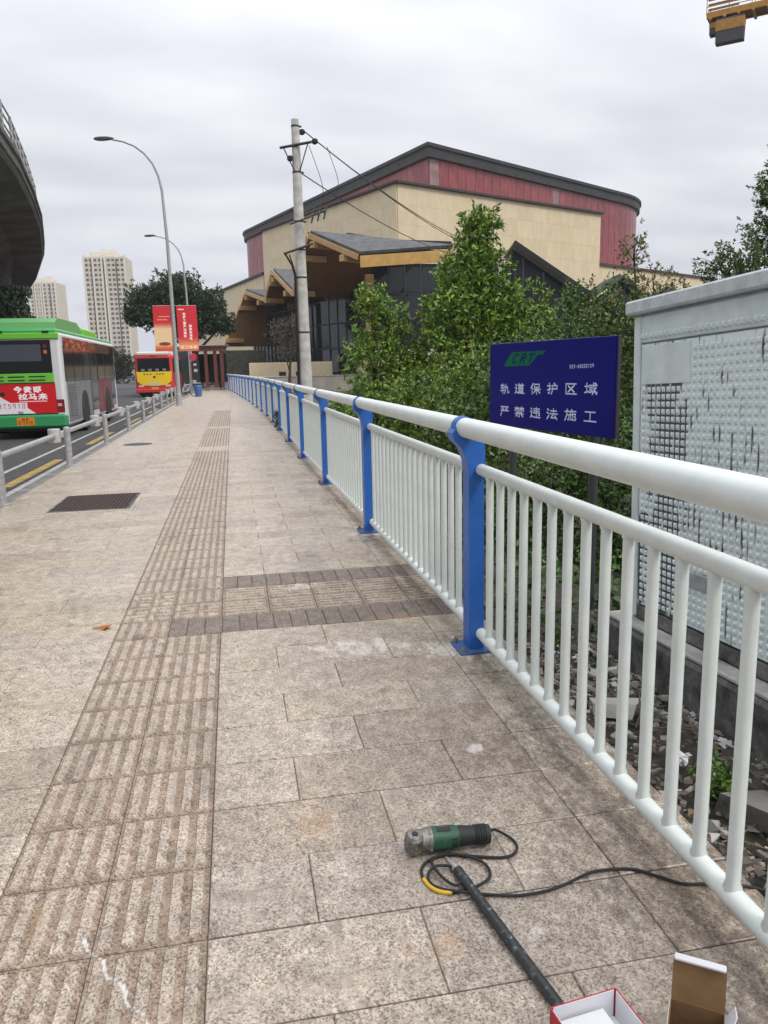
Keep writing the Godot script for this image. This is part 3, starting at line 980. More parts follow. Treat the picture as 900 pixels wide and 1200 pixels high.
# ------------------------------------------------------------------ utility poles and wires
func utility_pole() -> void:
	var t := thing("utility_pole", "tall pale concrete utility pole with crossarm and insulators behind the railing", "pole", Vector3(1.92, -0.3, -21.0))
	var pc := mat("pole_concrete", lin(0.70, 0.68, 0.63), 0.85, 0, mottle(512, 0.012, 71, 0.68, 5), 1.7)
	var m := MB.new()
	m.lathe([[0.20, 0.0], [0.098, 8.0], [0.09, 8.02], [0.0, 8.03]], Transform3D.IDENTITY, 24)
	obj("shaft", m, pc, t)
	for y in [1.15, 2.75, 4.15, 4.85, 5.55, 6.75, 7.85]:
		var b := MB.new()
		var r: float = 0.20 - 0.1275 / 10.0 * y + 0.008
		b.lathe([[r - 0.01, -0.025], [r, -0.02], [r, 0.02], [r - 0.01, 0.025]], Transform3D(Basis.IDENTITY, Vector3(0, y, 0)), 20)
		b.box(Vector3(r + 0.02, 0, 0) + Vector3(0, y, 0), Vector3(0.06, 0.035, 0.05))
		obj("clamp_band", b, M.dark_steel, t)
	# top crossarm, angled, with braces
	var dir := Vector3(0.93, 0.10, 0.36).normalized()
	var c := Vector3(-0.02, 7.38, 0.12)
	var ca := MB.new()
	ca.tube([c - dir * 0.42, c + dir * 0.42], 0.035, 4)
	obj("crossarm", ca, M.dark_steel, t)
	for s in [-1, 1]:
		var br := MB.new()
		br.tube([c + dir * 0.33 * s, Vector3(0.06 * s, 6.75, 0.1)], 0.016, 6)
		obj("brace", br, M.dark_steel, t)
	var ins := mat("insulator", lin(0.06, 0.05, 0.05), 0.3)
	var im := MB.new()
	im.lathe([[0.0, 0.0], [0.03, 0.0], [0.03, 0.03], [0.075, 0.04], [0.04, 0.07], [0.075, 0.08], [0.04, 0.11], [0.07, 0.12], [0.03, 0.15], [0.0, 0.16]], Transform3D.IDENTITY, 14)
	var im_mesh := im.into(ArrayMesh.new(), ins)
	var wd := Vector3(0.50, -0.02, -0.866)
	for q in [Vector3(0.14, 7.72, 0.0), c + dir * 0.48, Vector3(-0.2, 7.05, 0.12)]:
		var o := obj("insulator", im_mesh, null, t)
		o.position = q
		o.rotation = Vector3(-1.3, -0.5, 0.0)
	# fuse switches on a second arm
	var arm := MB.new()
	arm.tube([Vector3(-0.25, 5.45, 0.2), Vector3(0.62, 5.75, 0.35)], 0.022, 6)
	obj("lower_arm", arm, M.dark_steel, t)
	for k in 3:
		var f := MB.new()
		var x := 0.28 + 0.16 * k
		f.tube([Vector3(x, 5.45 + 0.05 * k, 0.38), Vector3(x + 0.1, 5.82 + 0.05 * k, 0.38)], 0.022, 8)
		f.lathe([[0.0, 0.0], [0.05, 0.0], [0.03, 0.03], [0.05, 0.05], [0.03, 0.08], [0.0, 0.09]], Transform3D(Basis.IDENTITY, Vector3(x + 0.03, 5.60 + 0.05 * k, 0.40)), 10)
		obj("fuse_switch", f, ins, t)
	var a2 := MB.new()
	a2.tube([Vector3(-0.45, 4.72, 0.22), Vector3(0.32, 4.98, 0.2)], 0.03, 4)
	obj("cable_arm", a2, M.dark_steel, t)
	# jumper leads
	for q in [[Vector3(0.3, 7.35, 0.25), Vector3(0.55, 6.4, 0.35), Vector3(0.6, 5.95, 0.4)], [Vector3(0.75, 7.3, 0.35), Vector3(0.98, 6.5, 0.35), Vector3(0.85, 6.0, 0.38), Vector3(0.6, 5.9, 0.4)]]:
		var cv := Curve3D.new()
		for p in q:
			cv.add_point(p)
		var pts := []
		for k in 12:
			var u := k / 11.0
			var f: float = u * (q.size() - 1)
			var i0: int = mini(int(f), q.size() - 2)
			pts.append(q[i0].lerp(q[i0 + 1], f - i0) + Vector3(0.05 * sin(u * PI), 0, 0))
		var jm := MB.new()
		jm.tube(pts, 0.008, 5)
		obj("jumper_lead", jm, M.wire, t)
	# service cable down the left side, with frayed tails at the arm
	var cab := MB.new()
	cab.tube([Vector3(-0.42, 4.75, 0.2), Vector3(-0.24, 4.45, 0.14), Vector3(-0.17, 4.2, 0.1), Vector3(-0.19, 2.0, 0.12), Vector3(-0.22, 0.2, 0.13)], 0.026, 8)
	cab.tube([Vector3(-0.30, 4.70, 0.2), Vector3(-0.2, 4.4, 0.14), Vector3(-0.15, 4.2, 0.13), Vector3(-0.16, 2.0, 0.15), Vector3(-0.19, 0.2, 0.15)], 0.018, 8)
	obj("riser_cable", cab, M.rubber, t)
	# a second pole of the line, among the trees
	var t2 := thing("utility_pole", "second concrete utility pole mostly hidden behind the tall broadleaf tree", "pole", Vector3(16.0, -0.4, -45.5))
	var m2 := MB.new()
	m2.lathe([[0.2, 0.0], [0.1, 8.6], [0.0, 8.62]], Transform3D.IDENTITY, 16)
	obj("shaft", m2, pc, t2)
	var c2 := MB.new()
	c2.tube([Vector3(-0.6, 8.0, -0.3), Vector3(0.6, 8.0, 0.3)], 0.04, 4)
	obj("crossarm", c2, M.dark_steel, t2)
	var base := Vector3(1.92, -0.3, -21.0)
	var from := [base + c + dir * 0.55, base + Vector3(0.2, 7.78, -0.05), base + Vector3(0.05, 6.8, -0.1)]
	var to := [Vector3(16.55, 7.62, -45.2), Vector3(16.0, 8.1, -45.5), Vector3(15.4, 7.62, -45.8)]
	var what := ["overhead wire leaving the crossarm tip, front one of the upper pair", "overhead wire leaving the pole top, rear one of the upper pair", "lowest overhead wire leaving the pole below the crossarm"]
	for k in 3:
		var pts := []
		for j in 25:
			var u := j / 24.0
			pts.append(from[k].lerp(to[k], u) - Vector3(0, 0.55 * 4.0 * u * (1 - u), 0))
		var wm := MB.new()
		wm.tube(pts, 0.015, 5)
		tag(obj("overhead_wire", wm, M.wire), what[k], "wire", "overhead wires between the poles")

# ------------------------------------------------------------------ street lamps and banners
func street_lamps() -> void:
	var spec := [[Vector3(-2.42, 0, -36.0), 1.0, "nearer street lamp with curved arm carrying two red banners"], [Vector3(-2.95, 0, -60.0), 1.0, "farther street lamp standing in front of the round dark tree"]]
	for s in spec:
		var t := thing("street_lamp", s[2], "street lamp", s[0], 0.0, "street lamps along the kerb")
		var b := MB.new()
		b.lathe([[0.16, 0.0], [0.16, 0.05], [0.13, 0.06], [0.12, 0.5], [0.10, 0.56]], Transform3D.IDENTITY, 18)
		obj("base", b, M.galv_dull, t)
		var m := MB.new()
		m.tube([Vector3(0, 0.0, 0), Vector3(0, 3.0, 0), Vector3(-0.02, 7.0, 0), Vector3(-0.10, 9.2, 0)], [0.105, 0.09, 0.068, 0.056], 18)
		obj("pole", m, M.galv_dull, t)
		var a := MB.new()
		a.tube([Vector3(-0.10, 9.15, 0), Vector3(-0.2, 9.7, 0), Vector3(-0.4, 10.2, 0), Vector3(-0.72, 10.6, 0), Vector3(-1.1, 10.88, 0), Vector3(-1.55, 11.04, 0), Vector3(-2.05, 11.12, 0)], [0.055, 0.05, 0.047, 0.044, 0.042, 0.04, 0.038], 12)
		obj("curved_arm", a, M.galv_dull, t)
		var h := MB.new()
		var seg := 10
		var pts := []
		var rr := [0.05, 0.10, 0.15, 0.165, 0.15, 0.10, 0.03]
		h.lathe([[0.0, -0.4], [0.09, -0.36], [0.15, -0.25], [0.17, -0.05], [0.15, 0.2], [0.08, 0.36], [0.045, 0.42], [0.0, 0.42]], Transform3D(Basis(Vector3(0.0, 0.45, 0.0), Vector3(1, 0.06, 0), Vector3(0, 0, 1.15)), Vector3(-2.32, 11.13, 0)), 16)
		var hd := obj("lamp_head", h, mat("lamp_housing", lin(0.07, 0.075, 0.08), 0.5), t)
		var gl := MB.new()
		gl.lathe([[0.0, -0.012], [0.10, -0.01], [0.12, 0.0]], Transform3D(Basis(Vector3(1.9, 0.1, 0), Vector3(0, 1, 0), Vector3(0, 0, 1)), Vector3(-2.38, 11.065, 0)), 16)
		obj("lens", gl, mat("lamp_lens", lin(0.25, 0.26, 0.27), 0.25), hd)
	# banners on the nearer lamp
	for k in 2:
		var im := Image.create(180, 420, false, Image.FORMAT_RGB8)
		for y in 420:
			var f := y / 420.0
			var red := Color(0.80, 0.17, 0.20)
			var c := red
			if k == 0:
				if f > 0.36:
					c = red.lerp(Color(0.93, 0.80, 0.62), clampf((f - 0.36) * 7.0, 0, 1))
				if f > 0.84:
					c = c.lerp(Color(0.86, 0.36, 0.20), clampf((f - 0.84) * 9.0, 0, 1))
			elif f > 0.68:
				c = red.lerp(Color(0.93, 0.74, 0.50), clampf((f - 0.68) * 4.0, 0, 1))
				if f > 0.9:
					c = c.lerp(Color(0.86, 0.40, 0.26), clampf((f - 0.9) * 12.0, 0, 1))
			im.fill_rect(Rect2i(0, y, 180, 1), c)
		if k == 0:
			im.fill_rect(Rect2i(50, 95, 110, 8), Color(0.92, 0.62, 0.55))
			im.fill_rect(Rect2i(34, 122, 100, 12), Color(0.90, 0.55, 0.45))
			for y in 34:
				var hw := int(58.0 * sqrt(1.0 - pow((y - 17) / 17.0, 2)))
				im.fill_rect(Rect2i(95 - hw, 335 + y, hw * 2, 1), Color(0.55, 0.26, 0.20))
		else:
			im.fill_rect(Rect2i(14, 30, 52, 10), Color(0.95, 0.85, 0.82))
			glyphs(im, ["bao", "hu", "gong", "jin", "yan", "fa", "dao", "qu"], Vector2(54, 66), Vector2(24, 24), Vector2(0, 29), 4, Color(0.97, 0.92, 0.88))
			glyphs(im, ["shi", "wei", "lai", "yu", "gui"], Vector2(104, 178), Vector2(24, 24), Vector2(0, 29), 4, Color(0.97, 0.92, 0.88))
			glyphs(im, ["qu", "gong", "lai", "mai"], Vector2(20, 372), Vector2(30, 30), Vector2(38, 0), 4, Color(0.98, 0.90, 0.78))
		var bm := printed("banner%d" % k, im, 0.7)
		var lb := ["red banner with cream lower half and dark oval, on the left of the lamp pole", "red banner with white vertical writing, on the right of the lamp pole"]
		var x0 := -3.27 if k == 0 else -2.26
		var t := thing("banner", lb[k], "banner", Vector3(x0, 2.40, -36.0), 0.0, "banners on the lamp pole")
		var w := 0.79 if k == 0 else 0.86
		var f := MB.new()
		f.quad(Vector3(0, 1.95, 0.013), Vector3(w, 1.95, 0.013), Vector3(w, 0, 0.013), Vector3(0, 0, 0.013), Vector3(0, 1, -1))
		f.quad(Vector3(w, 1.95, -0.013), Vector3(0, 1.95, -0.013), Vector3(0, 0, -0.013), Vector3(w, 0, -0.013), Vector3(0, 1, 1))
		obj("cloth", f, bm, t)
		for y in [0.0, 1.95]:
			var r := MB.new()
			var xa := 0.0 if k == 0 else -0.13
			r.tube([Vector3(xa, y, 0), Vector3(xa + w + 0.13, y, 0)], 0.014, 8)
			obj("rod", r, M.galv_dull, t)

# ------------------------------------------------------------------ buses
func panel(called: String, ctr: Vector3, s: Vector3, mt: Material, parent: Node, bev := 0.0) -> MeshInstance3D:
	var m := MB.new()
	m.box(ctr, s, bev)
	return obj(called, m, mt, parent)

func wheel(t: Node3D, at: Vector3) -> void:
	var m := MB.new()
	var xf := Transform3D(Basis(Vector3(0, 1, 0), Vector3(1, 0, 0), Vector3(0, 0, -1)), at)
	m.lathe([[0.28, -0.13], [0.44, -0.13], [0.47, -0.10], [0.47, 0.10], [0.44, 0.13], [0.28, 0.13]], xf, 24)
	var w := obj("wheel", m, M.rubber, t)
	var r := MB.new()
	r.lathe([[0.0, 0.06], [0.12, 0.06], [0.2, 0.09], [0.28, 0.12]], xf, 24)
	obj("rim", r, M.galv_dull, w)

func bus_green() -> void:
	var t := thing("bus", "green and white city bus with red advertising, rear towards the camera", "bus", Vector3(-5.53, -0.15, -21.4), 0.0, "buses on the road")
	var W := 2.44
	var L := 9.3
	var hw := W / 2
	var white := mat("bus_white", lin(0.62, 0.62, 0.63), 0.35)
	var green := mat("bus_green", lin(0.06, 0.36, 0.10), 0.35)
	var lime := mat("bus_lime", lin(0.15, 0.50, 0.04), 0.35)
	var red := mat("bus_red", lin(0.50, 0.02, 0.025), 0.35)
	var maroon := mat("bus_maroon", lin(0.16, 0.03, 0.035), 0.4)
	var silver := mat("bus_silver", lin(0.25, 0.25, 0.26), 0.4, 0, mottle(128, 0.02, 81, 0.7), 0.8)
	# body in white with skirt
	panel("body", Vector3(0, 1.50, -L / 2), Vector3(W, 2.44, L), white, t, 0.07)
	panel("underframe", Vector3(0, 0.36, -L / 2), Vector3(W - 0.2, 0.3, L - 0.3), M.black, t)
	var rf := panel("roof", Vector3(0, 2.74, -L / 2), Vector3(W - 0.10, 0.14, L - 0.06), green, t, 0.05)
	panel("roof_edge", Vector3(0, 2.62, 0.004), Vector3(W - 0.02, 0.16, 0.06), lime, t, 0.02)
	# roof unit
	var pr := PackedVector2Array([Vector2(0.0, 2.78), Vector2(0.05, 2.98), Vector2(0.35, 3.10), Vector2(2.9, 3.12), Vector2(3.4, 3.0), Vector2(3.6, 2.78)])
	var au := MB.new()
	au.prism(pr, 1.9, Transform3D(Basis(Vector3(0, 0, -1), Vector3(0, 1, 0), Vector3(1, 0, 0)), Vector3(-0.8, 0, -0.25)))
	obj("air_conditioner", au, mat("bus_softgreen", lin(0.13, 0.37, 0.13), 0.4), t)
	panel("roof_box", Vector3(0.45, 2.92, -5.9), Vector3(1.1, 0.26, 2.2), lime, t, 0.05)
	for x in [-0.9, -0.2, 0.9]:
		panel("roof_marker", Vector3(x, 2.72, 0.02), Vector3(0.16, 0.05, 0.04), M.black, rf)
	# rear face
	var z := 0.004
	panel("rear_window", Vector3(-0.02, 2.10, z), Vector3(2.02, 0.84, 0.04), M.glass_dark, t, 0.012)
	panel("window_board", Vector3(0.1, 2.20, z + 0.022), Vector3(1.3, 0.42, 0.008), mat("bus_board", lin(0.06, 0.065, 0.085), 0.4), t)
	for k in 2:
		panel("brake_light", Vector3(0.86, 2.36 - 0.14 * k, z + 0.03), Vector3(0.08, 0.09, 0.02), mat("lens%d" % k, [lin(0.16, 0.01, 0.01), lin(0.45, 0.16, 0.03)][k], 0.25), t)
	var vb := panel("vent_band", Vector3(-0.02, 1.565, z), Vector3(2.06, 0.25, 0.05), lime, t, 0.015)
	for k in 8:
		panel("vent_slot", Vector3(-0.9 + 0.5 * (k % 4), 1.60 - 0.09 * (k / 4), z + 0.027), Vector3(0.4, 0.03, 0.006), M.black, vb)
	# advertising panel
	var im := Image.create(620, 260, false, Image.FORMAT_RGB8)
	im.fill(Color(0.80, 0.06, 0.09))
	for y in 260:
		var f := y / 260.0
		var x1 := 120.0 + 350.0 * (f - 0.15)
		if f > 0.62 and f < 0.8:
			x1 = 402.0
		elif f >= 0.8:
			x1 = 402.0 + 60.0 * (f - 0.8) * 5.0
		if f > 0.15:
			im.fill_rect(Rect2i(0, y, int(x1), 1), Color(0.90, 0.90, 0.91))
	glyphs(im, ["jin1", "mai", "lang"], Vector2(315, 22), Vector2(60, 54), Vector2(70, 0), 9, Color(0.97, 0.95, 0.95))
	glyphs(im, ["la", "ma", "lai"], Vector2(345, 84), Vector2(64, 56), Vector2(72, 0), 9, Color(0.97, 0.95, 0.95))
	im.fill_rect(Rect2i(345, 148, 205, 9), Color(0.93, 0.80, 0.80))
	glyphs(im, ["Q", "B", "T", "5", "9", "1", "0"], Vector2(156, 172), Vector2(30, 40), Vector2(34, 0), 5, Color(0.80, 0.20, 0.28))
	for y in 40:
		var q := int(22.0 * sqrt(maxf(0.0, 1.0 - pow((y - 20) / 20.0, 2))))
		im.fill_rect(Rect2i(230 - q, 66 + y, q * 2, 1), Color(0.16, 0.15, 0.16))
	var ad := MB.new()
	ad.quad(Vector3(-1.05, 1.42, 0.012), Vector3(1.02, 1.42, 0.012), Vector3(1.02, 0.66, 0.012), Vector3(-1.05, 0.66, 0.012), Vector3(0, 1, -1))
	obj("advert", ad, printed("bus_advert", im, 0.35), t)
	panel("badge", Vector3(0.12, 0.70, 0.02), Vector3(0.12, 0.06, 0.01), M.galv_dull, t)
	panel("dark_gap", Vector3(-0.02, 0.645, 0.006), Vector3(2.1, 0.035, 0.03), M.black, t)
	for s in [-1, 1]:
		panel("tail_light", Vector3(1.10 * s, 0.84, 0.0), Vector3(0.2, 0.34, 0.03), mat("tail_red", lin(0.22, 0.01, 0.015), 0.25), t, 0.012)
		panel("reflector", Vector3(1.09 * s, 0.87, 0.018), Vector3(0.10, 0.07, 0.02), mat("tail_clear", lin(0.5, 0.45, 0.45), 0.25), t)
	for gz in [-1.45, -3.9, -5.2, -6.1, -8.0]:
		panel("panel_gap", Vector3(hw + 0.0125, 0.92, gz), Vector3(0.008, 1.0, 0.018), M.black, t)
	panel("rear_hatch_gap", Vector3(-0.02, 1.435, 0.012), Vector3(2.06, 0.02, 0.012), M.black, t)
	panel("wiper", Vector3(-0.3, 1.74, 0.04), Vector3(0.7, 0.025, 0.02), M.black, t)
	panel("bumper", Vector3(0, 0.46, -0.08), Vector3(W + 0.02, 0.34, 0.34), mat("bumper_green", lin(0.03, 0.27, 0.09), 0.35), t, 0.05)
	var pi := Image.create(160, 80, false, Image.FORMAT_RGB8)
	pi.fill(Color(0.85, 0.52, 0.08))
	glyphs(pi, ["B", "T", "5", "9", "1", "0"], Vector2(14, 36), Vector2(18, 34), Vector2(22, 0), 4, Color(0.35, 0.12, 0.04))
	glyphs(pi, ["yu", "qu"], Vector2(50, 8), Vector2(22, 22), Vector2(34, 0), 3, Color(0.35, 0.12, 0.04))
	var pq := MB.new()
	pq.quad(Vector3(0.02, 0.57, 0.096), Vector3(0.45, 0.57, 0.096), Vector3(0.45, 0.36, 0.096), Vector3(0.02, 0.36, 0.096), Vector3(0, 0, -1))
	obj("number_plate", pq, printed("bus_plate", pi, 0.5), t)
	# right side
	var x := hw + 0.002
	for wz in [[-0.62, 1.15], [-1.85, 1.2], [-3.1, 1.15], [-5.75, 1.3], [-7.15, 1.3]]:
		panel("side_window", Vector3(x, 1.92, wz[0] - 0.25), Vector3(0.03, 0.92, wz[1]), M.glass_dark, t, 0.008)
	panel("window_pillar_trim", Vector3(hw - 0.004, 1.92, -L / 2 - 0.12), Vector3(0.02, 1.0, L - 0.55), M.black, t)
	panel("door", Vector3(x, 1.55, -4.55), Vector3(0.034, 2.05, 1.15), M.glass_dark, t, 0.01)
	panel("door", Vector3(x, 1.55, -8.4), Vector3(0.034, 2.05, 0.95), M.glass_dark, t, 0.01)
	# upper advert strip, panels below the windows
	var si := Image.create(512, 48, false, Image.FORMAT_RGB8)
	var nz := noise(FastNoiseLite.TYPE_SIMPLEX_SMOOTH, 0.03, 83, 3)
	for yy in 48:
		for xx in 512:
			var n := nz.get_noise_2d(xx, yy * 1.6)
			var c := Color(0.40, 0.10, 0.09).lerp(Color(0.72, 0.42, 0.26), clampf(n * 1.8 + 0.35, 0, 1))
			if xx > 250:
				c = Color(0.13, 0.10, 0.10).lerp(c, clampf(0.3 - (xx - 250) / 200.0, 0, 1))
			si.set_pixel(xx, yy, c)
	var sq := MB.new()
	sq.quad(Vector3(x + 0.016, 2.60, -0.35), Vector3(x + 0.016, 2.60, -L + 0.1), Vector3(x + 0.016, 2.30, -L + 0.1), Vector3(x + 0.016, 2.30, -0.35), Vector3(0, 2, -5))
	obj("advert_strip", sq, printed("bus_strip", si, 0.35), t)
	panel("side_panel", Vector3(x, 0.92, -2.2), Vector3(0.02, 1.06, 3.7), silver, t, 0.006)
	panel("side_panel", Vector3(x, 0.92, -6.7), Vector3(0.02, 1.06, 3.1), maroon, t, 0.006)
	var gr := panel("engine_grille", Vector3(x + 0.012, 0.95, -0.95), Vector3(0.01, 0.86, 0.75), mat("grille_grey", lin(0.13, 0.13, 0.13), 0.6), t)
	for k in 12:
		panel("louvre", Vector3(x + 0.02, 0.58 + 0.067 * k, -0.95), Vector3(0.02, 0.03, 0.68), silver, gr)
	for wz in [-2.75, -7.0]:
		var ar := MB.new()
		ar.lathe([[0.0, 0.0], [0.56, 0.0], [0.56, 0.016], [0.0, 0.016]], Transform3D(Basis(Vector3(0, 1, 0), Vector3(1, 0, 0), Vector3(0, 0, -1)), Vector3(x + 0.008, 0.62, wz)), 24)
		obj("wheel_arch", ar, M.black, t)
		wheel(t, Vector3(hw - 0.10, 0.47, wz))
		wheel(t, Vector3(-hw + 0.14, 0.47, wz))

func bus_yellow() -> void:
	var t := thing("bus", "yellow and red city bus with a white roof unit, farther along the road", "bus", Vector3(-5.12, -0.15, -54.0), 0.0, "buses on the road")
	var W := 2.44
	var L := 10.5
	var red := mat("bus2_red", lin(0.55, 0.035, 0.03), 0.35)
	var yel := mat("bus2_yellow", lin(0.80, 0.55, 0.02), 0.35)
	panel("body", Vector3(0, 1.55, -L / 2), Vector3(W, 2.5, L), red, t, 0.14)
	panel("roof_unit", Vector3(-0.05, 2.86, -1.6), Vector3(2.05, 0.24, 3.2), mat("bus2_white", lin(0.66, 0.62, 0.56), 0.4), t, 0.06)
	panel("camera_pod", Vector3(0, 2.74, 0.02), Vector3(0.3, 0.08, 0.05), red, t, 0.01)
	var w := panel("rear_window", Vector3(0, 2.12, 0.0), Vector3(2.06, 0.88, 0.03), M.glass_dark, t, 0.01)
	for k in 4:
		panel("seat_back", Vector3(-0.7 + 0.46 * k, 1.80, 0.018), Vector3(0.22, 0.13, 0.008), mat("seat_grey", lin(0.20, 0.21, 0.22), 0.6), w)
	var pr := PackedVector2Array([Vector2(-1.14, 1.68), Vector2(1.14, 1.68), Vector2(1.10, 1.05), Vector2(0.75, 0.78), Vector2(-0.75, 0.78), Vector2(-1.10, 1.05)])
	var y := MB.new()
	y.prism(pr, 0.03, Transform3D(Basis.IDENTITY, Vector3(0, 0, -0.008)))
	obj("engine_cover", y, yel, t)
	for k in 7:
		if k != 3:
			panel("lettering", Vector3(-0.62 + 0.2 * k, 1.52, 0.024), Vector3(0.12, 0.1, 0.006), mat("bus2_letter", lin(0.28, 0.16, 0.02), 0.5), t)
	panel("badge", Vector3(0, 1.32, 0.024), Vector3(0.16, 0.12, 0.006), M.black, t)
	panel("chrome_plate", Vector3(0, 0.86, 0.028), Vector3(0.8, 0.22, 0.01), mat("bus2_pale", lin(0.6, 0.52, 0.3), 0.4), t)
	panel("number_plate", Vector3(0, 0.58, 0.02), Vector3(0.46, 0.16, 0.02), mat("bus2_plate", lin(0.75, 0.30, 0.03), 0.5), t)
	for s in [-1, 1]:
		panel("tail_light", Vector3(0.86 * s, 0.74, 0.01), Vector3(0.34, 0.12, 0.02), mat("bus2_lens", lin(0.72, 0.45, 0.42), 0.3), t, 0.005)
		wheel(t, Vector3((W / 2 - 0.14) * s, 0.47, -2.6))
		wheel(t, Vector3((W / 2 - 0.14) * s, 0.47, -8.2))
	panel("bumper", Vector3(0, 0.42, -0.06), Vector3(W + 0.02, 0.26, 0.2), red, t, 0.04)
	panel("underframe", Vector3(0, 0.3, -L / 2), Vector3(W - 0.3, 0.3, L - 0.4), M.black, t)
	panel("side_glazing", Vector3(W / 2 + 0.002, 2.05, -L / 2), Vector3(0.02, 0.9, L - 0.6), M.glass_dark, t)
# ------------------------------------------------------------------ arena
func wall_panels(parent: Node, a: Vector3, b: Vector3, y0: float, y1: float, n_a: int, n_b: int, mats: Array, called: String, out: Vector3, th := 0.12) -> void:
	var d := (b - a) / n_a
	var dy := (y1 - y0) / n_b
	var shared := {}
	var bs := Basis(d.normalized(), Vector3.UP, d.normalized().cross(Vector3.UP))
	for m in mats.size():
		var mb := MB.new()
		mb.box(Vector3.ZERO, Vector3(d.length() - 0.008, dy - 0.008, th), 0.004)
		shared[m] = mb.into(ArrayMesh.new(), mats[m])
	for k in n_a:
		for j in n_b:
			var o := obj(called, shared[rng.randi() % mats.size()], null, parent)
			o.transform = Transform3D(bs, a + d * (k + 0.5) + Vector3(0, y0 - a.y + dy * (j + 0.5), 0) + out * th * 0.5)

func extrude_plan(mb: MB, pts: Array, y0: float, y1: float, smooth := []) -> void:
	var ctr := Vector3.ZERO
	for p in pts:
		ctr += Vector3(p.x, 0, p.y) / pts.size()
	for k in pts.size():
		var a: Vector2 = pts[k]
		var b: Vector2 = pts[(k + 1) % pts.size()]
		mb.quad(Vector3(a.x, y0, a.y), Vector3(b.x, y0, b.y), Vector3(b.x, y1, b.y), Vector3(a.x, y1, a.y), Vector3(ctr.x, (y0 + y1) / 2, ctr.z))
	var pp := PackedVector2Array(pts)
	var ix := Geometry2D.triangulate_polygon(pp)
	for e in [[y0, -1.0], [y1, 1.0]]:
		var base := mb.v.size()
		for p in pts:
			mb.vert(Vector3(p.x, e[0], p.y), Vector3(0, e[1], 0))
		for k in range(0, ix.size(), 3):
			mb.face(base + ix[k], base + ix[k + 1], base + ix[k + 2])

func arc(c: Vector2, r: float, a0: float, a1: float, n: int) -> Array:
	var out := []
	for k in n + 1:
		var a := lerpf(a0, a1, float(k) / n)
		out.append(c + Vector2(cos(a), sin(a)) * r)
	return out

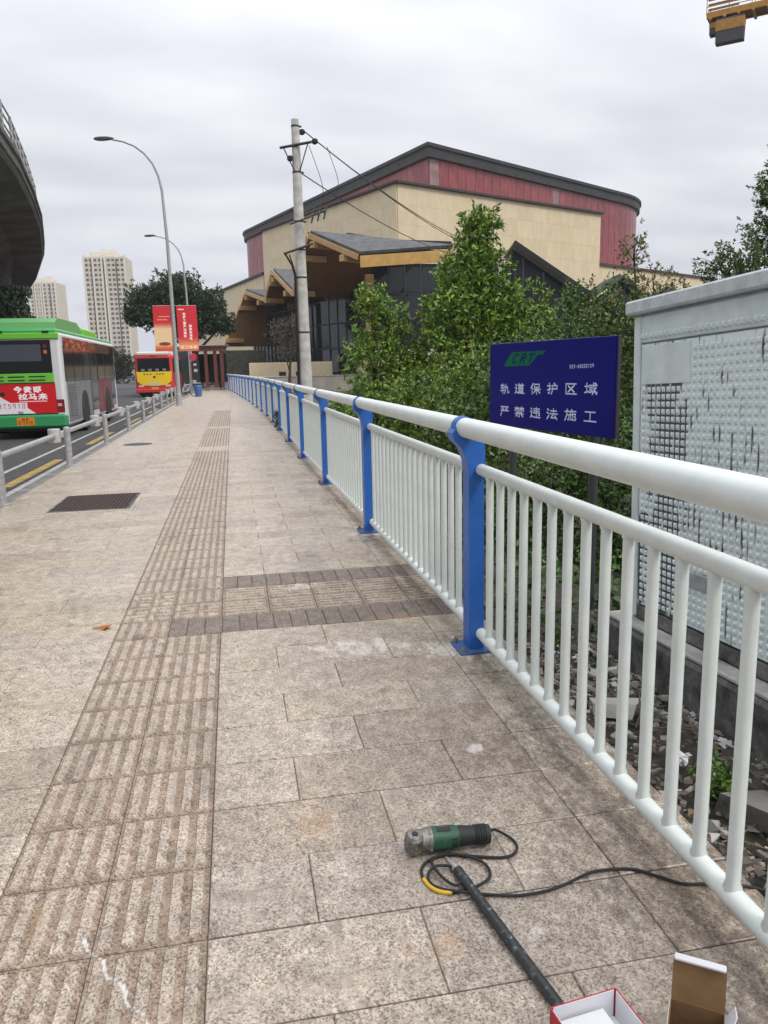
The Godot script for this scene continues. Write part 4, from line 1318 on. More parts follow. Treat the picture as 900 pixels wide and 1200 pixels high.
func arena() -> void:
	var t := thing("arena_building", "large arena with beige walls, dark red upper drum and black curved roof edge", "building")
	var redt := mottle(512, 0.014, 91, 0.5, 5)
	var red := mat("arena_red", lin(0.40, 0.085, 0.095), 0.34, 0, redt, 14.0)
	var red2 := mat("arena_red2", lin(0.36, 0.07, 0.08), 0.34, 0, redt, 14.0)
	for q in [red, red2]:
		q.uv1_scale = Vector3(0.3, 0.05, 0.3)
	var redp := mat("arena_redpale", lin(0.40, 0.26, 0.27), 0.5, 0, redt, 14.0)
	var roof := mat("arena_roof", lin(0.04, 0.042, 0.047), 0.6, 0, redt, 9.0)
	var beige := []
	var bt := mottle(512, 0.012, 93, 0.89, 5)
	for c in [[0.73, 0.61, 0.40], [0.74, 0.62, 0.41], [0.715, 0.595, 0.385], [0.75, 0.63, 0.42]]:
		var bm0 := mat("arena_beige%d" % beige.size(), lin(c[0], c[1], c[2]), 0.75, 0, bt, 7.0)
		bm0.uv1_scale = Vector3(0.16, 0.08, 0.16)
		beige.append(bm0)
	var G0 := -0.45
	# drum footprint: sharp corner K, rounded shoulders
	var K := Vector2(22.5, -87.3)
	var fp := [K]
	# right shoulder: tangent arc after the straight run
	var dR := Vector2(26.85, -16.8).normalized()
	var nR := Vector2(-dR.y, dR.x)
	if nR.y > 0: nR = -nR
	var sR := K + dR * 40.0
	var rR := 17.0
	var cR := sR + nR * rR
	var a0 := (-nR).angle()
	fp.append_array(arc(cR, rR, a0, a0 - deg_to_rad(118), 22))
	# left shoulder
	var dL := Vector2(-15.9, -47.6).normalized()
	var nL := Vector2(dL.y, -dL.x)
	if nL.x < 0: nL = -nL
	var sL := K + dL * 57.0
	var rL := 10.0
	var cL := sL + nL * rL
	var b0 := (-nL).angle()
	var la := arc(cL, rL, b0, b0 + deg_to_rad(115), 18)
	la.reverse()
	fp.append_array(la)
	var dm := MB.new()
	extrude_plan(dm, fp, G0, 24.0)
	obj("drum_wall", dm, red, t)
	# vertical red cladding sheets standing a little proud, with seams between
	var per := fp.size()
	for k in per:
		var a: Vector2 = fp[k]
		var b: Vector2 = fp[(k + 1) % per]
		var mid := (a + b) / 2
		if k > 24 and k < per - 20:
			continue
		var ln := a.distance_to(b)
		var n := maxi(1, int(ln / 1.5))
		var ctr := Vector2(32, -125)
		var d := (b - a) / n
		var out := Vector2(-d.y, d.x).normalized()
		if out.dot(mid - ctr) < 0: out = -out
		for j in n:
			var p := a + d * (j + 0.5) + out * 0.05
			var mb := MB.new()
			mb.box(Vector3.ZERO, Vector3(d.length() - 0.04, 16.0, 0.12), 0.02)
			var mt = red if rng.randf() < 0.55 else red2
			if k == 0 and j in [0, 15]:
				mt = redp
			var o := obj("cladding_sheet", mb, mt, t)
			o.transform = Transform3D(Basis(Vector3(d.x, 0, d.y).normalized(), Vector3.UP, Vector3(out.x, 0, out.y) * (1.0 if Vector3(d.x, 0, d.y).cross(Vector3.UP).dot(Vector3(out.x, 0, out.y)) > 0 else -1.0)), Vector3(p.x, 15.9, p.y))
	# roof edge overhanging the drum
	var ov := Geometry2D.offset_polygon(PackedVector2Array(fp), 0.55, Geometry2D.JOIN_MITER)[0]
	var rm := MB.new()
	extrude_plan(rm, Array(ov), 23.95, 25.0)
	obj("roof_edge", rm, roof, t)
	var ov2 := Geometry2D.offset_polygon(PackedVector2Array(fp), 0.75, Geometry2D.JOIN_MITER)[0]
	var rm2 := MB.new()
	extrude_plan(rm2, Array(ov2), 24.95, 25.3)
	obj("roof_cap", rm2, roof, t)
	# beige front block
	var L := Vector3(4.87, G0, -104.3)
	var Q := Vector3(16.6, G0, -76.9)
	var R := Vector3(44.3, G0, -90.2)
	var bm := MB.new()
	extrude_plan(bm, [Vector2(L.x, L.z), Vector2(Q.x, Q.z), Vector2(R.x, R.z), Vector2(38, -103), Vector2(26, -96), Vector2(14, -112)], G0, 18.9)
	obj("front_block", bm, beige[0], t)
	wall_panels(t, Q, R, 4.0, 18.88, 13, 8, beige, "stone_panel", (R - Q).cross(Vector3.UP).normalized() * -1.0 if (R - Q).cross(Vector3.UP).z < 0 else (R - Q).cross(Vector3.UP).normalized())
	wall_panels(t, L, Q, 4.0, 18.88, 12, 8, beige, "stone_panel", (Q - L).cross(Vector3.UP).normalized() if (Q - L).cross(Vector3.UP).x < 0 else -(Q - L).cross(Vector3.UP).normalized())
	for e in [[L, Q], [Q, R]]:
		var d: Vector3 = (e[1] - e[0])
		var c := MB.new()
		c.box((e[0] + e[1]) / 2 + Vector3(0, 19.45, 0), Vector3(d.length() + 0.5, 0.28, 0.9), 0.03, Basis(d.normalized(), Vector3.UP, d.normalized().cross(Vector3.UP)))
		obj("coping", c, mat("coping_brown", lin(0.05, 0.025, 0.025), 0.6), t)
	# low wings left and right
	var lw := MB.new()
	extrude_plan(lw, [Vector2(4.7, -105.5), Vector2(-8.5, -158), Vector2(6, -160), Vector2(12, -112)], G0, 13.7)
	obj("left_wing", lw, beige[2], t)
	var lc := MB.new()
	extrude_plan(lc, [Vector2(4.5, -105.3), Vector2(-8.8, -158), Vector2(-7.8, -158.2), Vector2(5.3, -105.3)], 13.7, 14.0)
	obj("wing_coping", lc, roof, t)
	var rw := MB.new()
	extrude_plan(rw, [Vector2(43.5, -90.6), Vector2(72, -108), Vector2(70, -122), Vector2(42, -104)], G0, 13.2)
	obj("right_wing", rw, beige[1], t)
	var rc := MB.new()
	extrude_plan(rc, [Vector2(43.3, -90.2), Vector2(72.4, -108), Vector2(72, -109), Vector2(43.4, -91.2)], 13.2, 13.5)
	obj("wing_coping", rc, M.coping_brown, t)
	# folded timber canopies: zigzag edge, roof and soffit running back to the wall
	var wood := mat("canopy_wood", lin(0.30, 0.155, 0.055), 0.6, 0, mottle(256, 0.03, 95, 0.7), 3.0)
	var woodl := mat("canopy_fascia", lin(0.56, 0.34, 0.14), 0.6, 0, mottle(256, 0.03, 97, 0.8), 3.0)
	var slate := mat("canopy_roof", lin(0.13, 0.135, 0.14), 0.7, 0, redt, 6.0)
	var F := [Vector3(-0.6, 4.3, -96.0), Vector3(2.12, 10.4, -96.6), Vector3(4.0, 8.6, -86.0), Vector3(4.75, 11.2, -83.8), Vector3(5.9, 8.0, -73.0), Vector3(6.75, 11.8, -64.9), Vector3(9.83, 9.46, -59.7)]
	var inw := Vector3(0.92, 0.0, -0.39)
	var run := [9.0, 10.0, 9.0, 9.0, 9.0, 12.0, 12.0]
	for k in 6:
		var a: Vector3 = F[k]
		var b: Vector3 = F[k + 1]
		var ia := inw * 10.0
		var ib := inw * 10.0
		if k == 5:
			ia = Vector3(9.6, -0.75, -1.7)
			ib = Vector3(7.0, 0.4, 1.0)
		var sm := MB.new()
		sm.slab(a, b, b + ib, a + ia, 0.10)
		var up := (b - a).cross(ia).normalized()
		if up.y < 0: up = -up
		var rmb := MB.new()
		rmb.slab(a + up * 0.42, b + up * 0.42, b + ib + up * 0.42, a + ia + up * 0.42, 0.22)
		var ro := obj("canopy_roof", rmb, slate, t)
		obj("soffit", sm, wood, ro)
		# fascia board along the open edge
		var fb := MB.new()
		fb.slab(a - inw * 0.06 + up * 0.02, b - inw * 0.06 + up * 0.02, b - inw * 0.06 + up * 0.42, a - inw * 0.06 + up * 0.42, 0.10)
		obj("fascia_board", fb, woodl, ro)
		# rafters under the soffit
		for j in 2:
			var p := a.lerp(b, 0.12 + 0.62 * j) - up * 0.3
			var rb := MB.new()
			rb.box(p + inw * 0.75, Vector3(0.45, 0.5, 2.2), 0.02, Basis(inw.cross(Vector3.UP).normalized(), Vector3.UP, -inw))
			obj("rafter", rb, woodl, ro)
	# eave beam of the nearest canopy
	var eb := MB.new()
	eb.slab(F[6] + Vector3(0.1, -0.55, 0.12), F[6] + Vector3(7.1, -0.2, 1.12), F[6] + Vector3(7.1, 0.65, 1.12), F[6] + Vector3(0.1, 0.3, 0.12), 0.14)
	obj("eave_beam", eb, mat("eave_wood", lin(0.62, 0.36, 0.10), 0.6, 0, mottle(128, 0.03, 99, 0.8), 3.0), t)
	# dark upstand behind the ridge and the dark gables to the right
	var us := MB.new()
	us.slab(Vector3(11.6, 12.75, -73.1), Vector3(14.6, 11.55, -69.2), Vector3(14.7, 12.4, -69.2), Vector3(11.32, 13.7, -73.2), 0.5)
	us.slab(Vector3(14.6, 11.55, -69.2), Vector3(19.2, 11.35, -66.8), Vector3(19.2, 11.9, -66.8), Vector3(14.7, 12.4, -69.2), 0.5)
	obj("roof_upstand", us, roof, t)
	var H := [Vector3(25.6, 12.1, -69.3), Vector3(35.0, 7.6, -72.4), Vector3(39.0, 9.8, -74.0), Vector3(43.0, 7.4, -76.5), Vector3(48.0, 9.0, -79.0)]
	for k in 4:
		var a: Vector3 = H[k]
		var b: Vector3 = H[k + 1]
		var g := MB.new()
		g.slab(a, b, b + Vector3(2, 0, -8), a + Vector3(2, 0, -8), 0.5)
		obj("canopy_roof", g, roof, t)
		var gp := MB.new()
		var lo0 := Vector3(a.x, 2.0, a.z)
		var lo1 := Vector3(b.x, 2.0, b.z)
		gp.slab(lo0 + Vector3(0.3, 0, -1), lo1 + Vector3(0.3, 0, -1), b + Vector3(0.3, -0.2, -1), a + Vector3(0.3, -0.2, -1), 0.1)
		var gg := obj("gable_glazing", gp, M.glass_arena, t)
		for j in 4:
			var p := a.lerp(b, (j + 0.5) / 4.0)
			var ml := MB.new()
			ml.box(Vector3(p.x + 0.3, (p.y + 1.6) / 2, p.z - 0.9), Vector3(0.18, p.y - 2.4, 0.2))
			obj("mullion", ml, M.dark_steel, gg)
	# curtain wall under the canopies
	var gl := [Vector3(3.0, 0, -104), Vector3(9.5, 0, -78.5), Vector3(13.5, 0, -70.5), Vector3(27.0, 0, -70.5)]
	for k in 3:
		var a: Vector3 = gl[k]
		var b: Vector3 = gl[k + 1]
		var g := MB.new()
		var y1: float = [8.2, 9.0, 10.6][k]
		g.slab(a + Vector3(0, 1.0, 0), b + Vector3(0, 1.0, 0), b + Vector3(0, y1, 0), a + Vector3(0, y1, 0), 0.1)
		var cw := obj("curtain_wall", g, M.glass_arena, t)
		var n := int(a.distance_to(b) / 1.4)
		var out := (b - a).normalized().cross(Vector3.UP)
		for j in n:
			var p := a.lerp(b, (j + 0.5) / n)
			var ml := MB.new()
			ml.box(Vector3(p.x, (1.0 + y1) / 2, p.z) + out * 0.1, Vector3(0.12, y1 - 1.0, 0.2), 0.0, Basis((b - a).normalized(), Vector3.UP, out))
			obj("mullion", ml, M.dark_steel, cw)
		# single panes, each set a hair out of true so that some catch the sky
		if k > 0:
			var pm := MB.new()
			var pw := a.distance_to(b) / n
			pm.box(Vector3.ZERO, Vector3(pw - 0.16, 2.2, 0.03))
			var pmesh := pm.into(ArrayMesh.new(), M.glass_pane)
			for j in n:
				for yy in [2.2, 4.6, 6.9, 9.2]:
					if yy + 1.1 > y1:
						continue
					var po := obj("pane", pmesh, null, cw)
					po.transform = Transform3D(Basis((b - a).normalized(), Vector3.UP, out) * Basis.from_euler(Vector3(rng.randf_range(-0.05, 0.05), rng.randf_range(-0.05, 0.05), 0)), a.lerp(b, float(j) / n) + Vector3(0, yy, 0) + out * 0.14)
		for yy in [3.4, 5.8, 8.0]:
			if yy < y1:
				var tr := MB.new()
				tr.box((a + b) / 2 + Vector3(0, yy, 0) + out * 0.1, Vector3(a.distance_to(b), 0.1, 0.16), 0.0, Basis((b - a).normalized(), Vector3.UP, out))
				obj("transom", tr, M.dark_steel, cw)
	# timber column and base walls
	for p in [Vector3(12.0, 0, -67.6), Vector3(20.5, 0, -66.5), Vector3(7.5, 0, -82)]:
		var cm := MB.new()
		cm.box(p + Vector3(0, 4.6, 0), Vector3(0.7, 9.4, 0.7), 0.04)
		obj("timber_column", cm, woodl, t)
	var b1 := MB.new()
	b1.box(Vector3(18.0, 1.3, -68.9), Vector3(14.0, 3.4, 0.5), 0.03)
	obj("base_wall", b1, beige[3], t)
	var b2 := MB.new()
	b2.box(Vector3(5.2, 0.85, -70.4), Vector3(7.4, 2.5, 0.5), 0.03)
	obj("base_wall", b2, beige[0], t)
	for q in [Vector3(4.4, 1.0, -70.13), Vector3(5.9, 1.0, -70.13)]:
		var o := MB.new()
		o.box(q, Vector3(0.6, 0.55, 0.04))
		obj("vent_opening", o, M.black, t)

func boundary_wall() -> void:
	var m := MB.new()
	m.box(Vector3(0, 0.45, 0), Vector3(18.0, 1.7, 0.3), 0.02)
	var t := thing("boundary_wall", "long low cream wall beyond the far end of the railing", "wall", Vector3(8.2, -0.45, -66.6))
	obj("wall_body", m, mat("cream_wall", lin(0.58, 0.52, 0.42), 0.8, 0, mottle(256, 0.01, 101, 0.75, 5), 5.0), t)
	var c := MB.new()
	c.box(Vector3(0, 1.33, 0), Vector3(18.2, 0.1, 0.42), 0.015)
	obj("coping", c, M.concrete_pale, t)
	var g := MB.new()
	g.box(Vector3(0, 1.7, 0), Vector3(4.6, 4.4, 1.4), 0.05)
	var w := thing("retaining_wall", "dark grey-green weathered wall between the bus shelter and the arena", "wall", Vector3(1.15, -0.45, -80.0))
	obj("wall_body", g, mat("mossy_wall", lin(0.085, 0.08, 0.055), 0.9, 0, mottle(256, 0.02, 103, 0.5, 5), 3.0), w)

# ------------------------------------------------------------------ viaduct
func viaduct() -> void:
	var t := thing("viaduct", "curving concrete road viaduct overhead at the left edge", "viaduct")
	var e := [Vector2(-6.6, 14), Vector2(-6.4, -4), Vector2(-6.35, -16), Vector2(-6.38, -26), Vector2(-6.7, -29.5), Vector2(-7.4, -34.4), Vector2(-8.25, -39.5), Vector2(-9.28, -44.5), Vector2(-10.3, -49), Vector2(-11.5, -53.5), Vector2(-13.5, -61), Vector2(-16.2, -69.8), Vector2(-20.5, -80), Vector2(-27, -92), Vector2(-36, -104)]
	var nrm := []
	for k in e.size():
		var d: Vector2 = (e[min(k + 1, e.size() - 1)] - e[max(k - 1, 0)]).normalized()
		nrm.append(Vector2(d.y, -d.x))      # towards the deck (left)
		if nrm[-1].x > 0: nrm[-1] = -nrm[-1]
	# cross-section: offset from the edge, height
	var sec := [[0.0, 9.0], [0.0, 8.15], [0.08, 8.05], [1.6, 7.9], [2.6, 7.35], [3.0, 7.3], [8.0, 7.3], [8.4, 7.35], [9.4, 7.9], [11.0, 8.1], [11.0, 9.0], [10.8, 9.0], [10.8, 8.4], [0.25, 8.4], [0.25, 9.0]]
	var m := MB.new()
	for k in e.size() - 1:
		for s in sec.size():
			var s0 = sec[s]
			var s1 = sec[(s + 1) % sec.size()]
			var q := []
			for w in [[k, s0], [k + 1, s0], [k + 1, s1], [k, s1]]:
				var p: Vector2 = e[w[0]] + nrm[w[0]] * w[1][0]
				q.append(Vector3(p.x, w[1][1], p.y))
			var c: Vector2 = (e[k] + e[k + 1]) * 0.5 + nrm[k] * 5.5
			m.quad(q[0], q[1], q[2], q[3], Vector3(c.x, 8.25, c.y))
	obj("deck", m, M.viaduct, t)
	# moulded ledge and railing on the parapet
	for h in [[8.28, 0.05], [8.72, 0.06]]:
		var pts := []
		for k in e.size():
			var p: Vector2 = e[k] - nrm[k] * 0.03
			pts.append(Vector3(p.x, h[0], p.y))
		var lm := MB.new()
		lm.tube(pts, h[1], 6)
		obj("ledge", lm, M.viaduct_edge, t)
	for h in [9.35, 9.65, 9.95]:
		var pts := []
		for k in e.size():
			var p: Vector2 = e[k] + nrm[k] * 0.12
			pts.append(Vector3(p.x, h, p.y))
		var rm := MB.new()
		rm.tube(pts, 0.035, 6)
		obj("railing_bar", rm, M.galv_dull, t)
	var pm := MB.new()
	pm.box(Vector3(0, 0.5, 0), Vector3(0.08, 1.0, 0.08))
	var pmesh := pm.into(ArrayMesh.new(), M.galv_dull)
	for k in range(2, e.size() - 3):
		var n := maxi(1, int(e[k].distance_to(e[k + 1]) / 1.2))
		for j in n:
			var p: Vector2 = e[k].lerp(e[k + 1], float(j) / n) + nrm[k] * 0.12
			var o := obj("railing_post", pmesh, null, t)
			o.position = Vector3(p.x, 8.98, p.y)
	# pier with cap
	var cap := MB.new()
	cap.prism(PackedVector2Array([Vector2(-2.6, 7.28), Vector2(1.25, 7.28), Vector2(1.25, 6.7), Vector2(0.9, 5.9), Vector2(-1.7, 5.9), Vector2(-2.6, 6.7)]), 2.0, Transform3D(Basis(Vector3.UP, 0.25), Vector3(-13.2, 0, -48.0)))
	obj("pier_cap", cap, M.viaduct_edge, t)
	var col := MB.new()
	col.box(Vector3(-13.0, 2.4, -47.2), Vector3(2.6, 6.2, 1.8), 0.15, Basis(Vector3.UP, 0.25))
	obj("pier", col, M.viaduct, t)
	# creeper that wraps the pier
	var iv := MB.new()
	iv.use_c = true
	var g := RandomNumberGenerator.new()
	g.seed = 5
	for k in 9000:
		var a := g.randf() * TAU
		var y := g.randf_range(-0.3, 6.3)
		var r := 2.0 + 0.25 * sin(y * 2.1 + a * 2.0) + g.randf_range(-0.25, 0.2) + (6.3 - y) * 0.05
		var o := Vector3(cos(a), 0, sin(a))
		var p := Vector3(-13.0, y, -47.2) + o * Vector3(r, 0, r * 0.8)
		iv.col = Color(0.02, 0.045, 0.016).lerp(Color(0.035, 0.07, 0.022), g.randf())
		var d := (Vector3.DOWN + o * 0.5 + Vector3(g.randf_range(-0.6, 0.6), g.randf_range(-0.4, 0.4), g.randf_range(-0.6, 0.6))).normalized()
		iv.leaf(p, d, d.cross(o).normalized(), 0.24, 0.10)
	var ivy := obj("climbing_ivy", iv, leaf_mat())
	tag(ivy, "dark ivy covering the viaduct pier at the left edge", "ivy")

func leaf_mat() -> StandardMaterial3D:
	if not M.has("leaf"):
		var m := mat("leaf", Color(1, 1, 1), 0.5)
		m.vertex_color_use_as_albedo = true
		m.backlight_enabled = true
		m.backlight = Color(0.16, 0.2, 0.06)
	return M.leaf

# ------------------------------------------------------------------ far buildings
func tower(called: String, label: String, at: Vector3, turn: float, w: float, d: float, h: float, floors: int, cols: int, side_cols: int) -> void:
	var t := thing(called, label, "building", at, turn)
	var wall := mat(called + "_wall%d" % floors, lin(0.60, 0.53, 0.42), 0.8, 0, mottle(128, 0.02, 105, 0.9), 20.0)
	var pale := mat(called + "_pale%d" % floors, lin(0.66, 0.60, 0.50), 0.8)
	# a core with projecting bays; the gaps between the bays are real recesses
	panel("wall", Vector3(0, h / 2, -d / 2 - 1.5), Vector3(w - 0.4, h - 0.2, d - 3.0), wall, t)
	var cuts := [0.0, 0.2, 0.48, 0.77, 1.0]
	for k in 4:
		var x0: float = -w / 2 + w * cuts[k] + (0.0 if k == 0 else 0.55)
		var x1: float = -w / 2 + w * cuts[k + 1] - (0.0 if k == 3 else 0.55)
		panel("bay", Vector3((x0 + x1) / 2, h / 2, -2.0), Vector3(x1 - x0, h, 4.0), wall, t)
	var top := panel("roof", Vector3(-w * 0.05, h + 1.6, -d / 2), Vector3(w * 0.62, 3.2, d * 0.6), pale, t)
	panel("roof_room", Vector3(w * 0.05, h + 4.2, -d / 2), Vector3(w * 0.3, 2.4, d * 0.3), pale, top)
	var fh := (h - 2.0) / floors
	for k in 5:
		panel("pier_strip", Vector3(-w / 2 + w * [0.03, 0.235, 0.44, 0.52, 0.97][k], h / 2 + 0.5, 0.3), Vector3(1.1, h + 1.0, 0.6), pale, t)
	var wm := MB.new()
	wm.box(Vector3.ZERO, Vector3(1.7, fh * 0.48, 0.16))
	var mesh := wm.into(ArrayMesh.new(), mat("tower_window", lin(0.055, 0.045, 0.04), 0.6))
	for f in floors:
		for c in cols:
			var o := obj("window", mesh, null, t)
			o.position = Vector3(-w / 2 + w * (0.085 + 0.83 * c / (cols - 1)), 1.6 + fh * (f + 0.45), 0.02)
		for c in side_cols:
			var o := obj("window", mesh, null, t)
			o.position = Vector3(-w / 2 - 0.02, 1.6 + fh * (f + 0.45), -d * (c + 0.6) / (side_cols + 0.2))
			o.rotation.y = PI / 2

func far_buildings() -> void:
	tower("apartment_tower", "tall beige apartment tower left of the round dark tree", Vector3(-77.0, -3, -540), -0.10, 27.0, 20.0, 78.0, 25, 9, 3)
	tower("apartment_tower", "slimmer beige apartment tower beside the viaduct", Vector3(-146, -3, -680), -0.2, 22.0, 20.0, 77.0, 24, 6, 2)
	tower("office_block", "small white building block seen behind the red banners", Vector3(-9.5, -2, -260), 0.0, 7.0, 12.0, 18.5, 9, 4, 0)

# ------------------------------------------------------------------ tower crane
func crane() -> void:
	var t := thing("tower_crane", "yellow tower crane whose counterweight end shows at the top right corner", "crane", Vector3(53.5, -0.45, -46.2))
	var yel := mat("crane_yellow", lin(0.55, 0.27, 0.03), 0.5, 0, mottle(128, 0.03, 107, 0.7), 2.0)
	var dk := mat("crane_weight", lin(0.06, 0.055, 0.055), 0.8)
	# mast: four legs and lacing
	for s in [[-1, -1], [-1, 1], [1, -1], [1, 1]]:
		var m := MB.new()
		m.tube([Vector3(0.8 * s[0], 0, 0.8 * s[1]), Vector3(0.8 * s[0], 32.5, 0.8 * s[1])], 0.09, 6)
		obj("mast_leg", m, yel, t)
	for k in 18:
		var m := MB.new()
		var y := 1.8 * k
		for q in [[Vector3(-0.8, y, 0.8), Vector3(0.8, y + 1.8, 0.8)], [Vector3(-0.8, y, -0.8), Vector3(0.8, y + 1.8, -0.8)], [Vector3(-0.8, y, -0.8), Vector3(-0.8, y + 1.8, 0.8)], [Vector3(0.8, y, -0.8), Vector3(0.8, y + 1.8, 0.8)]]:
			m.tube([q[0], q[1]], 0.045, 4)
		obj("lacing", m, yel, t)
	# counter jib running from the mast to the visible end
	var a := Vector3(0, 28.0, 0)
	var b := Vector3(38.1, 27.6, -60.0) - t.position
	var d := (b - a).normalized()
	var side := d.cross(Vector3.UP).normalized()
	var bs := Basis(d, Vector3.UP, side)
	for s in [-1, 1]:
		var m := MB.new()
		m.box((a + b) / 2 + side * 0.8 * s, Vector3(a.distance_to(b), 0.45, 0.2), 0.02, bs)
		obj("jib_beam", m, yel, t)
	var dm := MB.new()
	dm.box((a + b) / 2 + Vector3(0, -0.1, 0), Vector3(a.distance_to(b), 0.06, 1.4), 0.0, bs)
	obj("jib_deck", dm, mat("crane_deck", lin(0.20, 0.10, 0.05), 0.7), t)
	for s in [-1, 1]:
		for h in [0.6, 1.1]:
			var m := MB.new()
			m.tube([a + side * 0.9 * s + Vector3(0, h, 0), b + side * 0.9 * s + Vector3(0, h, 0)], 0.035, 5)
			obj("handrail", m, yel, t)
		for k in 14:
			var m := MB.new()
			var p: Vector3 = a.lerp(b, k / 13.0) + side * 0.9 * s
			m.tube([p, p + Vector3(0, 1.15, 0)], 0.03, 5)
			obj("stanchion", m, yel, t)
	# cross members and counterweights
	for k in 5:
		var m := MB.new()
		m.box(b - d * (0.3 + 1.0 * k) + Vector3(0, -0.26, 0), Vector3(0.2, 0.2, 1.9), 0.02, bs)
		obj("cross_beam", m, yel, t)
	for q in [[1.45, -0.25, -0.85, 2.5, 0.95, 0.7], [1.75, -0.75, -1.35, 2.0, 1.75, 0.7]]:
		var p: Vector3 = b - d * q[0] + side * q[1] + Vector3(0, q[2], 0)
		var m := MB.new()
		m.box(p, Vector3(q[3], q[4], q[5]), 0.04, bs)
		var w := obj("counterweight", m, dk, t)
		var st := MB.new()
		st.box(p + Vector3(0, q[4] * 0.22, 0), Vector3(q[3] + 0.03, q[4] * 0.42, q[5] + 0.03), 0.0, bs)
		obj("yellow_band", st, yel, w)
		for k in 6:
			var rb := MB.new()
			rb.box(p - side * (q[5] / 2 + 0.03) + d * (q[3] * (k - 2.5) / 6.0) + Vector3(0, q[4] * 0.22, 0), Vector3(0.08, q[4] * 0.4, 0.06), 0.0, bs)
			obj("band_rib", rb, yel, w)
	for k in 3:
		var m := MB.new()
		m.box(b - d * 1.2 + Vector3(0, 0.35 + 0.35 * k, 0) - side * 0.9, Vector3(2.2, 0.16, 0.05), 0.0, bs)
		obj("toe_board", m, M.crane_deck, t)

# ------------------------------------------------------------------ bus stop and small street things
func bus_stop() -> void:
	var t := thing("bus_shelter", "brown bus shelter with a flat roof at the far end of the pavement", "bus shelter", Vector3(-1.6, 0, -62.5))
	var brown := mat("shelter_brown", lin(0.11, 0.035, 0.028), 0.5)
	panel("roof", Vector3(0, 3.32, 0), Vector3(2.6, 0.16, 1.7), brown, t, 0.02)
	panel("roof_trim", Vector3(0.1, 3.42, 0.02), Vector3(2.7, 0.04, 1.8), M.galv_dull, t)
	panel("roof_edge", Vector3(0, 3.12, 0.7), Vector3(2.5, 0.28, 0.1), brown, t)
	for x in [-0.35, 0.35, 0.85]:
		panel("post", Vector3(x, 1.6, 0.5), Vector3(0.26, 3.2, 0.26), brown, t, 0.02)
		panel("post_foot", Vector3(x, 0.1, 0.5), Vector3(0.34, 0.22, 0.34), M.concrete, t, 0.02)
	panel("back_panel", Vector3(0.1, 1.7, -0.6), Vector3(2.2, 2.2, 0.06), M.glass_dark, t)
	panel("bench", Vector3(0.2, 0.45, -0.25), Vector3(1.7, 0.06, 0.4), brown, t)
	var s := thing("stop_panel", "dark teal route panel standing behind the lamp pole", "display panel", Vector3(-3.45, 0, -62.6))
	panel("board", Vector3(0, 1.95, 0), Vector3(1.9, 2.9, 0.14), mat("teal_board", lin(0.03, 0.042, 0.042), 0.35), s, 0.02)
	for x in [-0.8, 0.8]:
		panel("leg", Vector3(x, 0.3, 0), Vector3(0.1, 0.6, 0.1), M.dark_steel, s)
	var q := thing("bus_stop_sign", "bus stop post with a red disc above a black notice board", "sign", Vector3(-2.62, 0, -56.0))
	var pm := MB.new()
	pm.tube([Vector3(-0.28, 0, 0), Vector3(-0.28, 3.1, 0)], 0.05, 10)
	obj("post", pm, M.galv_dull, q)
	var rd := MB.new()
	rd.lathe([[0.0, -0.03], [0.24, -0.03], [0.26, 0.0], [0.24, 0.03], [0.0, 0.03]], Transform3D(Basis(Vector3(1, 0, 0), Vector3(0, 0, 1), Vector3(0, -1, 0)), Vector3(0.0, 2.45, 0.05)), 20)
	obj("red_disc", rd, mat("disc_red", lin(0.5, 0.03, 0.06), 0.4), q)
	panel("board", Vector3(0.12, 1.15, 0), Vector3(0.55, 2.05, 0.1), M.black, q, 0.01)
	panel("board_mark", Vector3(0.10, 1.95, 0.055), Vector3(0.2, 0.16, 0.01), M.sleeve_white, q)
	panel("board_mark", Vector3(0.13, 1.55, 0.055), Vector3(0.24, 0.2, 0.01), M.sleeve_white, q)
	# blue bin
	var b := thing("litter_bin", "small blue litter bin beside the bicycles at the bus stop", "bin", Vector3(-2.05, 0, -47.6))
	var bm := MB.new()
	bm.lathe([[0.0, 0.02], [0.19, 0.02], [0.23, 0.6], [0.20, 0.68], [0.0, 0.70]], Transform3D.IDENTITY, 16)
	var blue := mat("bin_blue", lin(0.05, 0.12, 0.30), 0.5)
	obj("body", bm, blue, b)
	panel("handle_frame", Vector3(0, 0.80, 0), Vector3(0.34, 0.06, 0.2), M.galv_dull, b, 0.01)
	panel("opening", Vector3(0, 0.72, 0.0), Vector3(0.2, 0.14, 0.16), M.black, b)
	# parked bicycle
	var y := thing("bicycle", "parked bicycle standing by the kerb next to the blue bin", "bicycle", Vector3(-2.65, 0, -47.8), 0.9)
	for x in [-0.5, 0.5]:
		var wm := MB.new()
		var pts := []
		for k in 25:
			pts.append(Vector3(x + cos(TAU * k / 24.0) * 0.32, 0.34 + sin(TAU * k / 24.0) * 0.32, 0))
		wm.tube(pts, 0.02, 6, false)
		var w := obj("wheel", wm, M.rubber, y)
		var sp := MB.new()
		for k in 8:
			sp.tube([Vector3(x, 0.34, 0), pts[k * 3]], 0.006, 4)
		obj("spokes", sp, M.galv_dull, w)
	var fm := MB.new()
	for q2 in [[Vector3(-0.5, 0.34, 0), Vector3(-0.15, 0.32, 0)], [Vector3(-0.15, 0.32, 0), Vector3(-0.28, 0.85, 0)], [Vector3(-0.25, 0.72, 0), Vector3(0.33, 0.75, 0)], [Vector3(-0.15, 0.32, 0), Vector3(0.36, 0.68, 0)], [Vector3(-0.5, 0.34, 0), Vector3(-0.25, 0.72, 0)], [Vector3(0.5, 0.34, 0), Vector3(0.3, 0.98, 0)]]:
		fm.tube(q2, 0.02, 6)
	obj("frame", fm, M.sleeve_white, y)
	var hb := MB.new()
